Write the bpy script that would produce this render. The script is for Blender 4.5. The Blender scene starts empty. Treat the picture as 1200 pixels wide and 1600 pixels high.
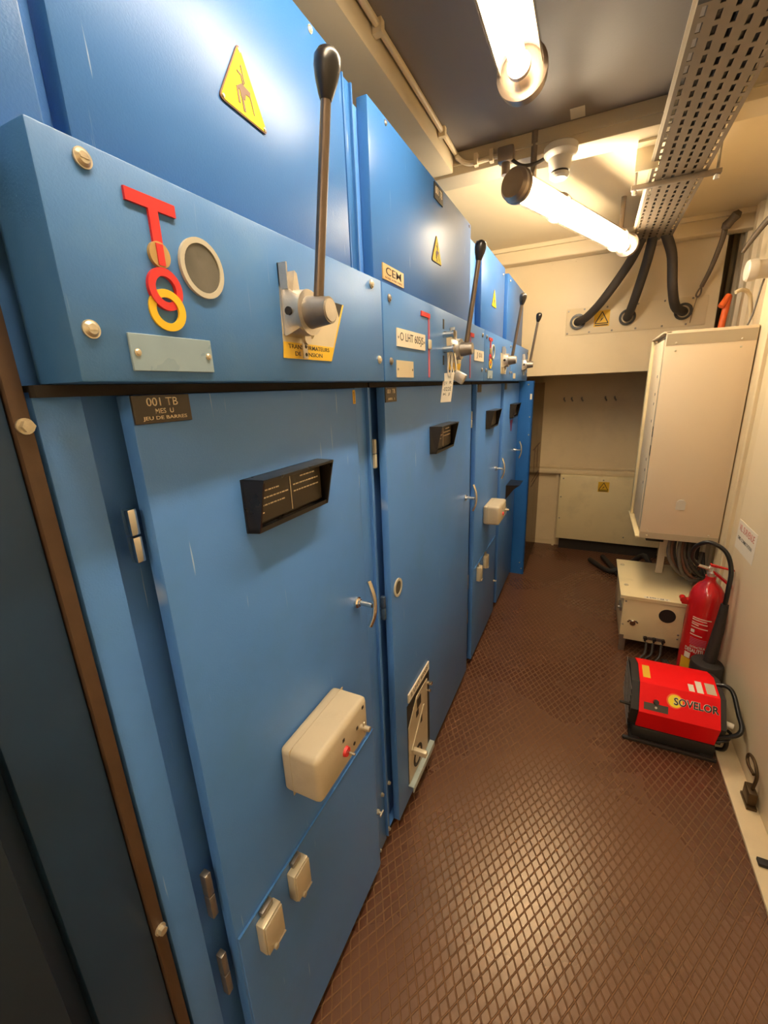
import bpy, bmesh, math, random
from mathutils import Vector as V, Matrix

# ------------------------------------------------------------------ camera, world, exposure
S = bpy.context.scene
C = S.collection
cam_d = bpy.data.cameras.new('camera')
cam_d.sensor_fit = 'VERTICAL'; cam_d.sensor_height = 36.0
cam_d.lens = 663.07 / 1600.0 * 36.0
cam_d.clip_start = 0.02
cam = bpy.data.objects.new('camera', cam_d); C.objects.link(cam)
R_ = V((0.90335682, 0.42721634, -0.03785042))
D_ = V((0.08627022, -0.2674475, -0.95970271))
F_ = V((-0.42012367, 0.86368862, -0.27845657))
m = Matrix.Identity(4)
for i in range(3):
    m[i][0] = R_[i]; m[i][1] = -D_[i]; m[i][2] = -F_[i]
m[2][3] = 1.5
cam.matrix_world = m
S.camera = cam
w = bpy.data.worlds.new('world'); S.world = w; w.use_nodes = True
w.node_tree.nodes['Background'].inputs[0].default_value = (1.0, 0.86, 0.66, 1)
w.node_tree.nodes['Background'].inputs[1].default_value = 0.02
S.view_settings.view_transform = 'Standard'; S.view_settings.look = 'None'
S.view_settings.gamma = 1; S.view_settings.use_curve_mapping = False
S.view_settings.exposure = 0.45
LAMP = 74.0
LAMP_COL = (1.0, 0.84, 0.62)

# ------------------------------------------------------------------ materials
def mat(name, col, rough=0.5, metal=0.0, var=0.08, vscale=9.0, bump=0.0, bscale=300.0, spec=0.5,
        emit=None, estr=0.0, stain=None, stain_amt=0.0, stain_scale=4.0, alpha=None, scratch=0.0, rvar=0.08, coat=0.0):
    mt = bpy.data.materials.new(name); mt.use_nodes = True
    nt = mt.node_tree; N = nt.nodes; L = nt.links
    b = N['Principled BSDF']
    tc = N.new('ShaderNodeTexCoord')
    nz = N.new('ShaderNodeTexNoise'); nz.inputs['Scale'].default_value = vscale; nz.inputs['Detail'].default_value = 4
    L.new(tc.outputs['Object'], nz.inputs['Vector'])
    mx = N.new('ShaderNodeMix'); mx.data_type = 'RGBA'
    c1 = [max(0, c * (1 - var)) for c in col]; c2 = [min(1, c * (1 + var)) for c in col]
    mx.inputs['A'].default_value = (*c1, 1); mx.inputs['B'].default_value = (*c2, 1)
    L.new(nz.outputs['Fac'], mx.inputs['Factor'])
    out = mx.outputs['Result']
    if stain:
        n2 = N.new('ShaderNodeTexNoise'); n2.inputs['Scale'].default_value = stain_scale; n2.inputs['Detail'].default_value = 6
        n2.inputs['Roughness'].default_value = 0.65
        L.new(tc.outputs['Object'], n2.inputs['Vector'])
        mr = N.new('ShaderNodeMapRange'); mr.inputs['From Min'].default_value = 0.52; mr.inputs['From Max'].default_value = 0.75
        mr.inputs['To Max'].default_value = stain_amt
        L.new(n2.outputs['Fac'], mr.inputs['Value'])
        m2 = N.new('ShaderNodeMix'); m2.data_type = 'RGBA'
        L.new(mr.outputs['Result'], m2.inputs['Factor']); L.new(out, m2.inputs['A']); m2.inputs['B'].default_value = (*stain, 1)
        out = m2.outputs['Result']
    if scratch:
        mp = N.new('ShaderNodeMapping'); mp.inputs['Rotation'].default_value = (0.5, 0, 0); mp.inputs['Scale'].default_value = (1, 60, 3)
        L.new(tc.outputs['Object'], mp.inputs['Vector'])
        n3 = N.new('ShaderNodeTexNoise'); n3.inputs['Scale'].default_value = 2.2; n3.inputs['Detail'].default_value = 2
        L.new(mp.outputs['Vector'], n3.inputs['Vector'])
        mr3 = N.new('ShaderNodeMapRange'); mr3.inputs['From Min'].default_value = 0.73; mr3.inputs['From Max'].default_value = 0.78
        mr3.inputs['To Max'].default_value = scratch
        L.new(n3.outputs['Fac'], mr3.inputs['Value'])
        m3 = N.new('ShaderNodeMix'); m3.data_type = 'RGBA'
        L.new(mr3.outputs['Result'], m3.inputs['Factor']); L.new(out, m3.inputs['A']); m3.inputs['B'].default_value = (0.55, 0.62, 0.68, 1)
        out = m3.outputs['Result']
    L.new(out, b.inputs['Base Color'])
    rr = N.new('ShaderNodeMapRange'); rr.inputs['To Min'].default_value = max(0.02, rough - rvar); rr.inputs['To Max'].default_value = min(1, rough + rvar)
    L.new(nz.outputs['Fac'], rr.inputs['Value']); L.new(rr.outputs['Result'], b.inputs['Roughness'])
    b.inputs['Metallic'].default_value = metal
    b.inputs['Specular IOR Level'].default_value = spec
    b.inputs['Coat Weight'].default_value = coat
    if bump:
        nb = N.new('ShaderNodeTexNoise'); nb.inputs['Scale'].default_value = bscale; nb.inputs['Detail'].default_value = 3
        L.new(tc.outputs['Object'], nb.inputs['Vector'])
        bp = N.new('ShaderNodeBump'); bp.inputs['Strength'].default_value = bump; bp.inputs['Distance'].default_value = 0.002
        L.new(nb.outputs['Fac'], bp.inputs['Height']); L.new(bp.outputs['Normal'], b.inputs['Normal'])
    if emit:
        b.inputs['Emission Color'].default_value = (*emit, 1); b.inputs['Emission Strength'].default_value = estr
    if alpha is not None:
        b.inputs['Alpha'].default_value = alpha
    return mt

def glass_mat(name, tint, gloss, rough):
    mt = bpy.data.materials.new(name); mt.use_nodes = True
    nt = mt.node_tree; N = nt.nodes; L = nt.links; N.clear()
    o = N.new('ShaderNodeOutputMaterial'); t = N.new('ShaderNodeBsdfTransparent'); g = N.new('ShaderNodeBsdfGlossy')
    t.inputs[0].default_value = (*tint, 1); g.inputs['Roughness'].default_value = rough
    nz = N.new('ShaderNodeTexNoise'); nz.inputs['Scale'].default_value = 14
    tc = N.new('ShaderNodeTexCoord'); L.new(tc.outputs['Object'], nz.inputs['Vector'])
    lw = N.new('ShaderNodeLayerWeight'); lw.inputs['Blend'].default_value = 0.35
    mu = N.new('ShaderNodeMath'); mu.operation = 'MULTIPLY_ADD'
    L.new(lw.outputs['Facing'], mu.inputs[0]); mu.inputs[1].default_value = 0.35; mu.inputs[2].default_value = gloss
    m2 = N.new('ShaderNodeMath'); m2.operation = 'MULTIPLY_ADD'; L.new(nz.outputs['Fac'], m2.inputs[0]); m2.inputs[1].default_value = 0.05
    L.new(mu.outputs[0], m2.inputs[2])
    mx = N.new('ShaderNodeMixShader'); L.new(m2.outputs[0], mx.inputs[0]); L.new(t.outputs[0], mx.inputs[1]); L.new(g.outputs[0], mx.inputs[2])
    L.new(mx.outputs[0], o.inputs[0])
    return mt

BLUE = mat('blue_enamel', (0.074, 0.222, 0.60), 0.40, 0, 0.10, 3.5, 0.12, 420, 0.5, stain=(0.06, 0.17, 0.30), stain_amt=0.35, stain_scale=2.5, scratch=0.6)
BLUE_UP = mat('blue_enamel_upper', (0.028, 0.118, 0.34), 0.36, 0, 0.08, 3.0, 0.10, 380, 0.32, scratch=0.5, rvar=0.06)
BLUE_LT = mat('blue_panel_paint', (0.050, 0.175, 0.46), 0.42, 0, 0.08, 4, 0.10, 420, 0.5, stain=(0.12, 0.25, 0.40), stain_amt=0.4, scratch=0.35)
BLUE_BR = mat('bright_blue_paint', (0.012, 0.115, 0.40), 0.38, 0, 0.08, 4)
BLUE_C0 = mat('shaded_blue_enamel', (0.010, 0.036, 0.085), 0.42, 0, 0.1, 4)  # poorly lit leftmost cabinet: its shade is painted in as darker blue
BLUE_DK = mat('shaded_blue_door', (0.006, 0.016, 0.030), 0.5, 0, 0.1, 6)  # shade on the leftmost cabinet's door, put into its colour
CREAM = mat('cream_paint', (0.75, 0.61, 0.39), 0.38, 0, 0.05, 2.5, 0.15, 160, 0.4, stain=(0.58, 0.46, 0.28), stain_amt=0.2, stain_scale=3)
CEIL_N = mat('shaded_ceiling_paint', (0.26, 0.215, 0.175), 0.5, 0, 0.06, 2.0, 0.1, 120, 0.5)  # shade on the near ceiling, put into a darker grey colour
CEIL = mat('ceiling_paint', (0.60, 0.49, 0.32), 0.45, 0, 0.06, 2.0, 0.1, 120, 0.4, stain=(0.42, 0.34, 0.24), stain_amt=0.2)
CREAM_DK = mat('aged_cream_paint', (0.72, 0.58, 0.36), 0.5, 0, 0.08, 4, 0.2, 120, 0.4, stain=(0.40, 0.30, 0.18), stain_amt=0.25, stain_scale=5)
BOXC = mat('beige_grey_cabinet_paint', (0.76, 0.61, 0.42), 0.45, 0, 0.04, 3, 0.1, 300)
BOXB = mat('grey_beige_band', (0.44, 0.36, 0.24), 0.5, 0, 0.05, 3)
TRAFO = mat('cream_steel_cover', (0.80, 0.66, 0.38), 0.34, 0, 0.06, 5, 0.1, 300, stain=(0.4, 0.32, 0.18), stain_amt=0.4)
BRASS = mat('bronze_strip', (0.085, 0.048, 0.026), 0.45, 0.3, 0.25, 30)
CHROME = mat('chrome', (0.75, 0.72, 0.66), 0.18, 1.0, 0.05, 30)
CAST = mat('cast_metal', (0.62, 0.57, 0.50), 0.36, 0.85, 0.15, 60, 0.2, 300)
STEEL = mat('grey_steel', (0.30, 0.27, 0.24), 0.38, 0.8, 0.2, 60)
ROD = mat('dark_steel_rod', (0.17, 0.13, 0.10), 0.32, 0.8, 0.2, 50)
SCREW = mat('screw_metal', (0.62, 0.55, 0.42), 0.35, 0.7, 0.25, 200)
BLACK = mat('black_plastic', (0.012, 0.010, 0.009), 0.30, 0, 0.2, 30)
BLACKM = mat('matt_black', (0.020, 0.016, 0.013), 0.6, 0, 0.2, 30, 0.2, 200)
BAKE = mat('dark_brown_plate', (0.055, 0.042, 0.028), 0.4, 0, 0.15, 30)
GAP = mat('dark_gap', (0.02, 0.014, 0.01), 0.8, 0, 0.2, 10)
RED = mat('red_plastic', (0.62, 0.025, 0.025), 0.4, 0, 0.05, 20)
YEL = mat('yellow_plastic', (0.80, 0.50, 0.02), 0.4, 0, 0.05, 20)
YSIGN = mat('yellow_sign', (0.62, 0.52, 0.010), 0.55, 0, 0.05, 20, spec=0.12)
YSUN = mat('bright_yellow_print', (0.95, 0.72, 0.02), 0.5, 0, 0.03, 20)
YLAB = mat('orange_yellow_label', (0.78, 0.45, 0.02), 0.5, 0, 0.05, 20)
BROWN = mat('brown_print', (0.11, 0.045, 0.02), 0.6, 0, 0.1, 20)
INK = mat('black_ink', (0.02, 0.016, 0.014), 0.6, 0, 0.1, 20)
REDINK = mat('red_ink', (0.55, 0.12, 0.08), 0.6, 0, 0.1, 20)
WHITE_T = mat('engraved_lettering', (0.85, 0.72, 0.52), 0.6, 0, 0.05, 20)
WHITE = mat('white_plastic', (0.62, 0.56, 0.46), 0.4, 0, 0.04, 20)
PAPER = mat('white_label', (0.76, 0.68, 0.54), 0.6, 0, 0.05, 40)
ALU = mat('brushed_plate', (0.66, 0.58, 0.42), 0.38, 0.35, 0.06, 30)
GREYB = mat('grey_beige_plastic', (0.52, 0.44, 0.31), 0.42, 0, 0.07, 6, 0.1, 200, stain=(0.28, 0.22, 0.14), stain_amt=0.35, stain_scale=9)
LENS = mat('dark_glass_lens', (0.10, 0.095, 0.08), 0.12, 0, 0.6, 28)
PALEYEL = mat('gold_disc', (0.50, 0.32, 0.12), 0.4, 0.2, 0.15, 80)
GREEN_R = mat('sage_lens_ring', (0.50, 0.47, 0.38), 0.4, 0, 0.05, 20)
LABCOV = mat('frosted_label_cover', (0.25, 0.35, 0.42), 0.3, 0, 0.12, 25)
TRAYM = mat('galvanised_tray', (0.17, 0.13, 0.09), 0.45, 0.4, 0.2, 25)
TRAYE = mat('pale_tray_edge', (0.60, 0.52, 0.38), 0.5, 0.1, 0.1, 25)
REDP = mat('red_gloss_paint', (0.52, 0.010, 0.012), 0.22, 0, 0.08, 8, coat=0.4)
REDH = mat('red_heater_paint', (0.88, 0.006, 0.008), 0.5, 0, 0.04, 8, 0.15, 300, spec=0.2)
ORANGE = mat('orange_plastic', (0.95, 0.16, 0.03), 0.45, 0, 0.05, 20)
CABLE = mat('black_sleeve', (0.045, 0.036, 0.028), 0.6, 0, 0.2, 40, 0.3, 400)
CABLE_BR = mat('brown_cable', (0.16, 0.075, 0.045), 0.5, 0, 0.2, 40)
CABLE_GR = mat('grey_cable', (0.13, 0.11, 0.085), 0.5, 0, 0.2, 40)
STRAP = mat('grey_braid', (0.16, 0.12, 0.08), 0.6, 0.4, 0.3, 200, 0.4, 500)
RUSTY = mat('bronzed_iron', (0.10, 0.06, 0.025), 0.5, 0.6, 0.3, 60)
PINK = mat('pink_red_line', (0.45, 0.10, 0.16), 0.5, 0, 0.1, 40)
HINGE = mat('blue_hinge_enamel', (0.05, 0.09, 0.16), 0.35, 0.2, 0.1, 20)
MAG = mat('magenta_sticker', (0.20, 0.03, 0.15), 0.5, 0, 0.1, 20)
REFL = mat('lamp_reflector', (0.62, 0.55, 0.45), 0.4, 0.2, 0.05, 20)
CAPM = mat('lamp_end_cap', (0.33, 0.26, 0.20), 0.35, 0.7, 0.2, 20)
TUBE_E = mat('glowing_tube', (1, 0.95, 0.85), 0.5, emit=LAMP_COL, estr=LAMP * 1.15)
TUBE_W = mat('glowing_diffuser', (1, 0.95, 0.85), 0.5, emit=LAMP_COL, estr=LAMP * 0.92)
TUBE_FILL = mat('fill_tube', (1, 0.95, 0.85), 0.5, emit=LAMP_COL, estr=LAMP * 1.7)  # tube of the added fill lamp behind the viewer
HOUSE = glass_mat('clear_lamp_cover', (0.96, 0.95, 0.92), 0.05, 0.15)
PLEXI = glass_mat('tinted_acrylic', (0.60, 0.50, 0.40), 0.05, 0.12)
CLEARP = mat('milky_clear_plastic', (0.40, 0.47, 0.46), 0.25, 0, 0.1, 30)

def floor_mat():
    mt = bpy.data.materials.new('lozenge_rubber_floor'); mt.use_nodes = True
    nt = mt.node_tree; N = nt.nodes; L = nt.links; b = N['Principled BSDF']
    tc = N.new('ShaderNodeTexCoord'); sp = N.new('ShaderNodeSeparateXYZ'); L.new(tc.outputs['Object'], sp.inputs[0])
    def math_(op, a, bb=None, c=None):
        n = N.new('ShaderNodeMath'); n.operation = op
        for i, v in enumerate((a, bb, c)):
            if v is None: continue
            if isinstance(v, (int, float)): n.inputs[i].default_value = v
            else: L.new(v, n.inputs[i])
        return n.outputs[0]
    p = 0.0245
    masks = []
    for s in (-1, 1):
        t = math_('MULTIPLY_ADD', sp.outputs['X'], math.cos(math.radians(30)) / p, math_('MULTIPLY', sp.outputs['Y'], s * math.sin(math.radians(30)) / p))
        f = math_('FRACT', t)
        d = math_('ABSOLUTE', math_('SUBTRACT', f, 0.5))       # 0.5 at the groove
        mr = N.new('ShaderNodeMapRange'); mr.interpolation_type = 'SMOOTHSTEP'
        mr.inputs['From Min'].default_value = 0.395; mr.inputs['From Max'].default_value = 0.455
        L.new(d, mr.inputs['Value']); masks.append(mr.outputs['Result'])
    g = math_('MAXIMUM', masks[0], masks[1])
    nz = N.new('ShaderNodeTexNoise'); nz.inputs['Scale'].default_value = 1.8; nz.inputs['Detail'].default_value = 5
    L.new(tc.outputs['Object'], nz.inputs['Vector'])
    nf = N.new('ShaderNodeTexNoise'); nf.inputs['Scale'].default_value = 420; nf.inputs['Detail'].default_value = 2
    L.new(tc.outputs['Object'], nf.inputs['Vector'])
    base = N.new('ShaderNodeMix'); base.data_type = 'RGBA'
    base.inputs['A'].default_value = (0.074, 0.025, 0.014, 1); base.inputs['B'].default_value = (0.118, 0.045, 0.023, 1)
    L.new(nz.outputs['Fac'], base.inputs['Factor'])
    gc = N.new('ShaderNodeMix'); gc.data_type = 'RGBA'
    L.new(math_('MULTIPLY', g, 0.85), gc.inputs['Factor']); L.new(base.outputs['Result'], gc.inputs['A'])
    gc.inputs['B'].default_value = (0.21, 0.115, 0.06, 1)
    L.new(gc.outputs['Result'], b.inputs['Base Color'])
    r = math_('MULTIPLY_ADD', g, 0.42, math_('MULTIPLY_ADD', nz.outputs['Fac'], 0.14, 0.21))
    L.new(r, b.inputs['Roughness'])
    b.inputs['Specular Tint'].default_value = (1.0, 0.80, 0.58, 1)
    L.new(math_('MULTIPLY_ADD', g, -0.95, 1.0), b.inputs['Specular IOR Level'])
    h = math_('MULTIPLY_ADD', nf.outputs['Fac'], 0.10, math_('SUBTRACT', 1.0, g))
    bp = N.new('ShaderNodeBump'); bp.inputs['Strength'].default_value = 0.9; bp.inputs['Distance'].default_value = 0.0018
    L.new(h, bp.inputs['Height']); L.new(bp.outputs['Normal'], b.inputs['Normal'])
    return mt
FLOOR = floor_mat()

# ------------------------------------------------------------------ mesh helpers
class Fr:
    def __init__(s, o, r, u):
        s.o = V(o); s.r = V(r).normalized(); s.u = V(u).normalized(); s.n = s.r.cross(s.u)
    def p(s, a, b, c=0.0): return s.o + s.r * a + s.u * b + s.n * c
def left(x): return Fr((x, 0, 0), (0, 1, 0), (0, 0, 1))          # faces +x; a = y, b = z
def far(y): return Fr((0, y, 0), (1, 0, 0), (0, 0, 1))           # faces -y; a = x, b = z
def right(x): return Fr((x, 0, 0), (0, -1, 0), (0, 0, 1))        # faces -x; a = -y, b = z
def up(z): return Fr((0, 0, z), (1, 0, 0), (0, 1, 0))            # faces +z; a = x, b = y
def down(z): return Fr((0, 0, z), (-1, 0, 0), (0, 1, 0))         # faces -z; a = -x, b = y

class MB:
    def __init__(s): s.bm = bmesh.new()
    def faces(s, pts, fs):
        vs = [s.bm.verts.new(p) for p in pts]
        out = []
        for f in fs:
            try: out.append(s.bm.faces.new([vs[i] for i in f]))
            except ValueError: pass
        return vs
    def hexa(s, P, bevel=0.0, seg=2):
        vs = s.faces(P, [(0, 3, 2, 1), (4, 5, 6, 7), (0, 1, 5, 4), (1, 2, 6, 5), (2, 3, 7, 6), (3, 0, 4, 7)])
        if bevel:
            es = set(e for v in vs for e in v.link_edges)
            bmesh.ops.bevel(s.bm, geom=list(es), offset=bevel, segments=seg, affect='EDGES', profile=0.5)
        return s
    def box(s, x0, x1, y0, y1, z0, z1, bevel=0.0, seg=2):
        return s.hexa([V(p) for p in ((x0, y0, z0), (x1, y0, z0), (x1, y1, z0), (x0, y1, z0), (x0, y0, z1), (x1, y0, z1), (x1, y1, z1), (x0, y1, z1))], bevel, seg)
    def fbox(s, F, a0, a1, b0, b1, c0, c1, bevel=0.0, seg=2):
        return s.hexa([F.p(*q) for q in ((a0, b0, c0), (a1, b0, c0), (a1, b1, c0), (a0, b1, c0), (a0, b0, c1), (a1, b0, c1), (a1, b1, c1), (a0, b1, c1))], bevel, seg)
    def fpoly(s, F, pts, c0, c1, fn=None):
        n = len(pts); fn = fn or (lambda a, b: 0.0)
        P = [F.p(a, b, c0 + fn(a, b)) for a, b in pts] + [F.p(a, b, c1 + fn(a, b)) for a, b in pts]
        fs = [tuple(reversed(range(n))), tuple(range(n, 2 * n))] + [(i, (i + 1) % n, n + (i + 1) % n, n + i) for i in range(n)]
        s.faces(P, fs); return s
    def fdisc(s, F, a, b, r0, c0, c1, r1=None, seg=28, ey=1.0):
        r1 = r0 if r1 is None else r1
        A = [(math.cos(2 * math.pi * i / seg), math.sin(2 * math.pi * i / seg) * ey) for i in range(seg)]
        P = [F.p(a + r0 * x, b + r0 * y, c0) for x, y in A] + [F.p(a + r1 * x, b + r1 * y, c1) for x, y in A]
        s.faces(P, [tuple(reversed(range(seg))), tuple(range(seg, 2 * seg))] + [(i, (i + 1) % seg, seg + (i + 1) % seg, seg + i) for i in range(seg)]); return s
    def fring(s, F, a, b, ro, ri, c0, c1, seg=36, tilt=0.0):
        P = []
        for i in range(seg):
            t = 2 * math.pi * i / seg; x, y = math.cos(t), math.sin(t)
            for r, c in ((ro, c0), (ro, c1), (ri, c1), (ri, c0)):
                P.append(F.p(a + r * x, b + r * y, c + tilt * r * x))
        fs = []
        for i in range(seg):
            j = (i + 1) % seg
            for k in range(4):
                l = (k + 1) % 4
                fs.append((4 * i + k, 4 * j + k, 4 * j + l, 4 * i + l))
        s.faces(P, fs); return s
    def lathe(s, p0, d, prof, seg=28):
        d = V(d).normalized(); a = d.orthogonal().normalized(); b = d.cross(a)
        P = []; fs = []
        for h, r in prof:
            for i in range(seg):
                t = 2 * math.pi * i / seg
                P.append(V(p0) + d * h + (a * math.cos(t) + b * math.sin(t)) * max(r, 1e-5))
        for k in range(len(prof) - 1):
            for i in range(seg):
                j = (i + 1) % seg
                fs.append((k * seg + i, k * seg + j, (k + 1) * seg + j, (k + 1) * seg + i))
        fs.append(tuple(reversed(range(seg)))); fs.append(tuple((len(prof) - 1) * seg + i for i in range(seg)))
        s.faces(P, fs); return s
    def cyl(s, p0, p1, r0, r1=None, seg=20):
        r1 = r0 if r1 is None else r1; d = V(p1) - V(p0)
        return s.lathe(p0, d, [(0, r0), (d.length, r1)], seg)
    def tube(s, pts, r, seg=10, sub=6, smooth=True, closed_ends=True):
        P = [V(p) for p in pts]
        if smooth and len(P) > 2:
            Q = []
            E = [P[0] * 2 - P[1]] + P + [P[-1] * 2 - P[-2]]
            for i in range(1, len(E) - 2):
                for k in range(sub):
                    t = k / sub; p0, p1, p2, p3 = E[i - 1], E[i], E[i + 1], E[i + 2]
                    Q.append(0.5 * ((2 * p1) + (p2 - p0) * t + (2 * p0 - 5 * p1 + 4 * p2 - p3) * t * t + (3 * p1 - p0 - 3 * p2 + p3) * t ** 3))
            Q.append(P[-1]); P = Q
        n = len(P); rs = r if isinstance(r, (list, tuple)) else None
        pts3 = []; a = None
        for i, p in enumerate(P):
            d = (P[min(i + 1, n - 1)] - P[max(i - 1, 0)]).normalized()
            a = d.orthogonal().normalized() if a is None else (a - d * a.dot(d)).normalized()
            b = d.cross(a)
            rr = r if rs is None else rs[0] + (rs[1] - rs[0]) * i / (n - 1)
            for k in range(seg):
                t = 2 * math.pi * k / seg
                pts3.append(p + (a * math.cos(t) + b * math.sin(t)) * rr)
        fs = [(i * seg + k, i * seg + (k + 1) % seg, (i + 1) * seg + (k + 1) % seg, (i + 1) * seg + k) for i in range(n - 1) for k in range(seg)]
        if closed_ends: fs += [tuple(reversed(range(seg))), tuple((n - 1) * seg + k for k in range(seg))]
        s.faces(pts3, fs); return s

ORG = {}
def finish(me, mt, smooth=True):
    me.materials.append(mt)
    if smooth:
        for p in me.polygons: p.use_smooth = True
        me.set_sharp_from_angle(angle=math.radians(32))
def obj(name, mb, mt, parent=None, label=None, smooth=True):
    bmesh.ops.recalc_face_normals(mb.bm, faces=mb.bm.faces)
    me = bpy.data.meshes.new(name); o = bpy.data.objects.new(name, me)
    if parent is not None: org = ORG[parent.name]
    else:
        vs = [v.co for v in mb.bm.verts]
        lo = V((min(v.x for v in vs), min(v.y for v in vs), min(v.z for v in vs))); hi = V((max(v.x for v in vs), max(v.y for v in vs), max(v.z for v in vs)))
        org = V(((lo.x + hi.x) / 2, (lo.y + hi.y) / 2, lo.z))
    bmesh.ops.translate(mb.bm, verts=mb.bm.verts, vec=-org)
    mb.bm.to_mesh(me); mb.bm.free(); finish(me, mt, smooth)
    C.objects.link(o)
    if parent is not None: o.parent = parent
    else: o.location = org
    ORG[o.name] = org
    if label: o['label'] = label
    return o
def tag(o, label, cat, group=None):
    o['label'] = label; o['category'] = cat
    if group: o['group'] = group
    return o
def thing(name, label, cat, loc, group=None):
    o = bpy.data.objects.new(name, None); C.objects.link(o); o.location = loc; o.empty_display_size = 0.05
    ORG[o.name] = V(loc); return tag(o, label, cat, group)
def struct(name, mb, mt):
    o = obj(name, mb, mt); o['kind'] = 'structure'; return o
def text(name, s, F, a0, a1, b0, b1, c, mt, parent, depth=0.0006, off=0.004):
    cu = bpy.data.curves.new(name, 'FONT'); cu.body = s; cu.extrude = 0.0; cu.resolution_u = 3; cu.offset = off
    to = bpy.data.objects.new(name, cu); C.objects.link(to)
    dg = bpy.context.evaluated_depsgraph_get()
    me0 = bpy.data.meshes.new_from_object(to.evaluated_get(dg))
    bm = bmesh.new(); bm.from_mesh(me0)
    bpy.data.objects.remove(to); bpy.data.curves.remove(cu); bpy.data.meshes.remove(me0)
    xs = [v.co.x for v in bm.verts]; ys = [v.co.y for v in bm.verts]
    x0, x1, y0, y1 = min(xs), max(xs), min(ys), max(ys)
    for v in bm.verts:
        v.co = F.p(a0 + (v.co.x - x0) / (x1 - x0) * (a1 - a0), b0 + (v.co.y - y0) / (y1 - y0) * (b1 - b0), c)
    r = bmesh.ops.extrude_face_region(bm, geom=list(bm.faces))
    bmesh.ops.translate(bm, verts=[g for g in r['geom'] if isinstance(g, bmesh.types.BMVert)], vec=F.n * depth)
    mb = MB(); mb.bm.free(); mb.bm = bm
    return obj(name, mb, mt, parent, smooth=False)

def screw(F, a, b, r, parent, mt=SCREW, c=0.0):
    mb = MB(); mb.fdisc(F, a, b, r, c, c + r * 0.25); mb.fdisc(F, a, b, r * 0.86, c + r * 0.25, c + r * 0.55, r * 0.55)
    mb.fbox(F, a - r * 0.5, a + r * 0.5, b - r * 0.12, b + r * 0.12, c + r * 0.5, c + r * 0.62)
    return obj('screw', mb, mt, parent)
def hexbolt(F, a, b, r, parent, c=0.0):
    mb = MB(); mb.fdisc(F, a, b, r, c, c + r * 0.3, seg=18); mb.fdisc(F, a, b, r * 0.75, c + r * 0.3, c + r * 1.1, seg=6)
    return obj('bolt', mb, SCREW, parent)

# ------------------------------------------------------------------ the room
mb = MB().box(-1.3, 0.72, -2.6, 4.25, -0.06, 0.0); struct('floor', mb, FLOOR)
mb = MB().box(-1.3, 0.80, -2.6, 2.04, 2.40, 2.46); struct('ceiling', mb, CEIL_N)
mb = MB().box(-1.3, 0.80, 2.04, 4.25, 2.40, 2.46); struct('ceiling_far', mb, CREAM)
mb = MB().box(-1.36, -1.3, -2.6, 4.25, 0, 2.40); struct('wall_left', mb, CREAM)
mb = MB().box(-1.3, 0.72, -2.66, -2.6, 0, 2.40); struct('wall_front', mb, CREAM)
mb = MB().box(0.66, 0.72, -2.6, 2.37, 0, 2.40); struct('wall_right', mb, CREAM)
# right wall, far stretch: corrugated sheet behind the equipment cabinet
mb = MB(); F = right(0.78)
prof = []
y = 2.62
pts = [(2.62, 0.0)]
while y < 4.2:
    pts += [(y + 0.03, 0.0), (y + 0.05, 0.045), (y + 0.11, 0.045), (y + 0.13, 0.0)]; y += 0.16
pts = [p for p in pts if p[0] <= 4.25]
P = []
for yy, d in pts: P += [V((0.78 - d, yy, 0)), V((0.78 - d, yy, 2.4))]
mb.faces(P, [(2 * i, 2 * i + 2, 2 * i + 3, 2 * i + 1) for i in range(len(pts) - 1)])
mb.box(0.78, 0.80, 2.62, 4.25, 0, 2.4)
struct('wall_right_far', mb, CREAM)
mb = MB().box(0.66, 0.80, 2.37, 2.39, 0, 2.4); mb.box(0.672, 0.80, 2.39, 2.49, 0, 2.4); mb.box(0.657, 0.80, 2.49, 2.53, 0, 2.4, 0.004); mb.box(0.6605, 0.80, 2.53, 2.64, 0, 2.4)
struct('trim_1', mb, CREAM_DK)
mb = MB().box(0.585, 0.66, -2.6, 2.37, 0, 0.012, 0.002); struct('trim_2', mb, CREAM_DK)
# recess wall and bulkhead
mb = MB().box(-1.3, 0.80, 4.15, 4.25, 0, 2.4)
for z in (1.395, 0.755, 0.045): mb.fbox(far(4.15), -1.3, 0.8, z - 0.006, z + 0.006, 0, 0.006)
mb.fbox(far(4.15), -0.235, -0.215, 0.0, 0.75, 0, 0.03); mb.fbox(far(4.15), -0.46, -0.42, 0.0, 1.5, 0, 0.03, 0.004)
mb.fbox(far(4.15), 0.142, 0.146, 0.76, 0.98, 0, 0.004); mb.fbox(far(4.15), -1.3, 0.8, 0.70, 0.74, 0, 0.05, 0.004)
struct('wall_back', mb, CREAM_DK)
mb = MB().box(-1.3, 0.652, 3.50, 3.54, 1.549, 2.40); mb.box(-1.3, 0.652, 3.54, 4.15, 1.549, 1.58)
for a in (-0.33, -0.18, -0.03, 0.12): mb.fdisc(far(3.5), a, 2.285, 0.006, 0, 0.004, seg=10)
for a in (-0.3, 0.05, 0.4): mb.fdisc(far(3.5), a, 1.562, 0.006, 0, 0.004, seg=10)
struct('wall_bulkhead', mb, CREAM)
mb = MB().box(-1.3, 0.80, 1.98, 2.10, 2.32, 2.40, 0.004); mb.fbox(far(1.98), -0.6, 0.7, 2.352, 2.358, 0, 0.006); struct('trim_3', mb, CEIL)
mb = MB().box(-1.3, 0.80, 3.40, 3.50, 2.30, 2.385, 0.01, 3); mb.box(-1.3, 0.80, 3.38, 3.50, 2.375, 2.40); struct('trim_4', mb, CREAM)
mb = MB().box(-0.75, -0.59, -2.6, 1.98, 2.33, 2.40, 0.004); struct('trim_5', mb, CEIL)
mb = MB().box(-1.3, -0.75, -2.6, 1.98, 2.36, 2.40); struct('trim_6', mb, CEIL)

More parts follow.
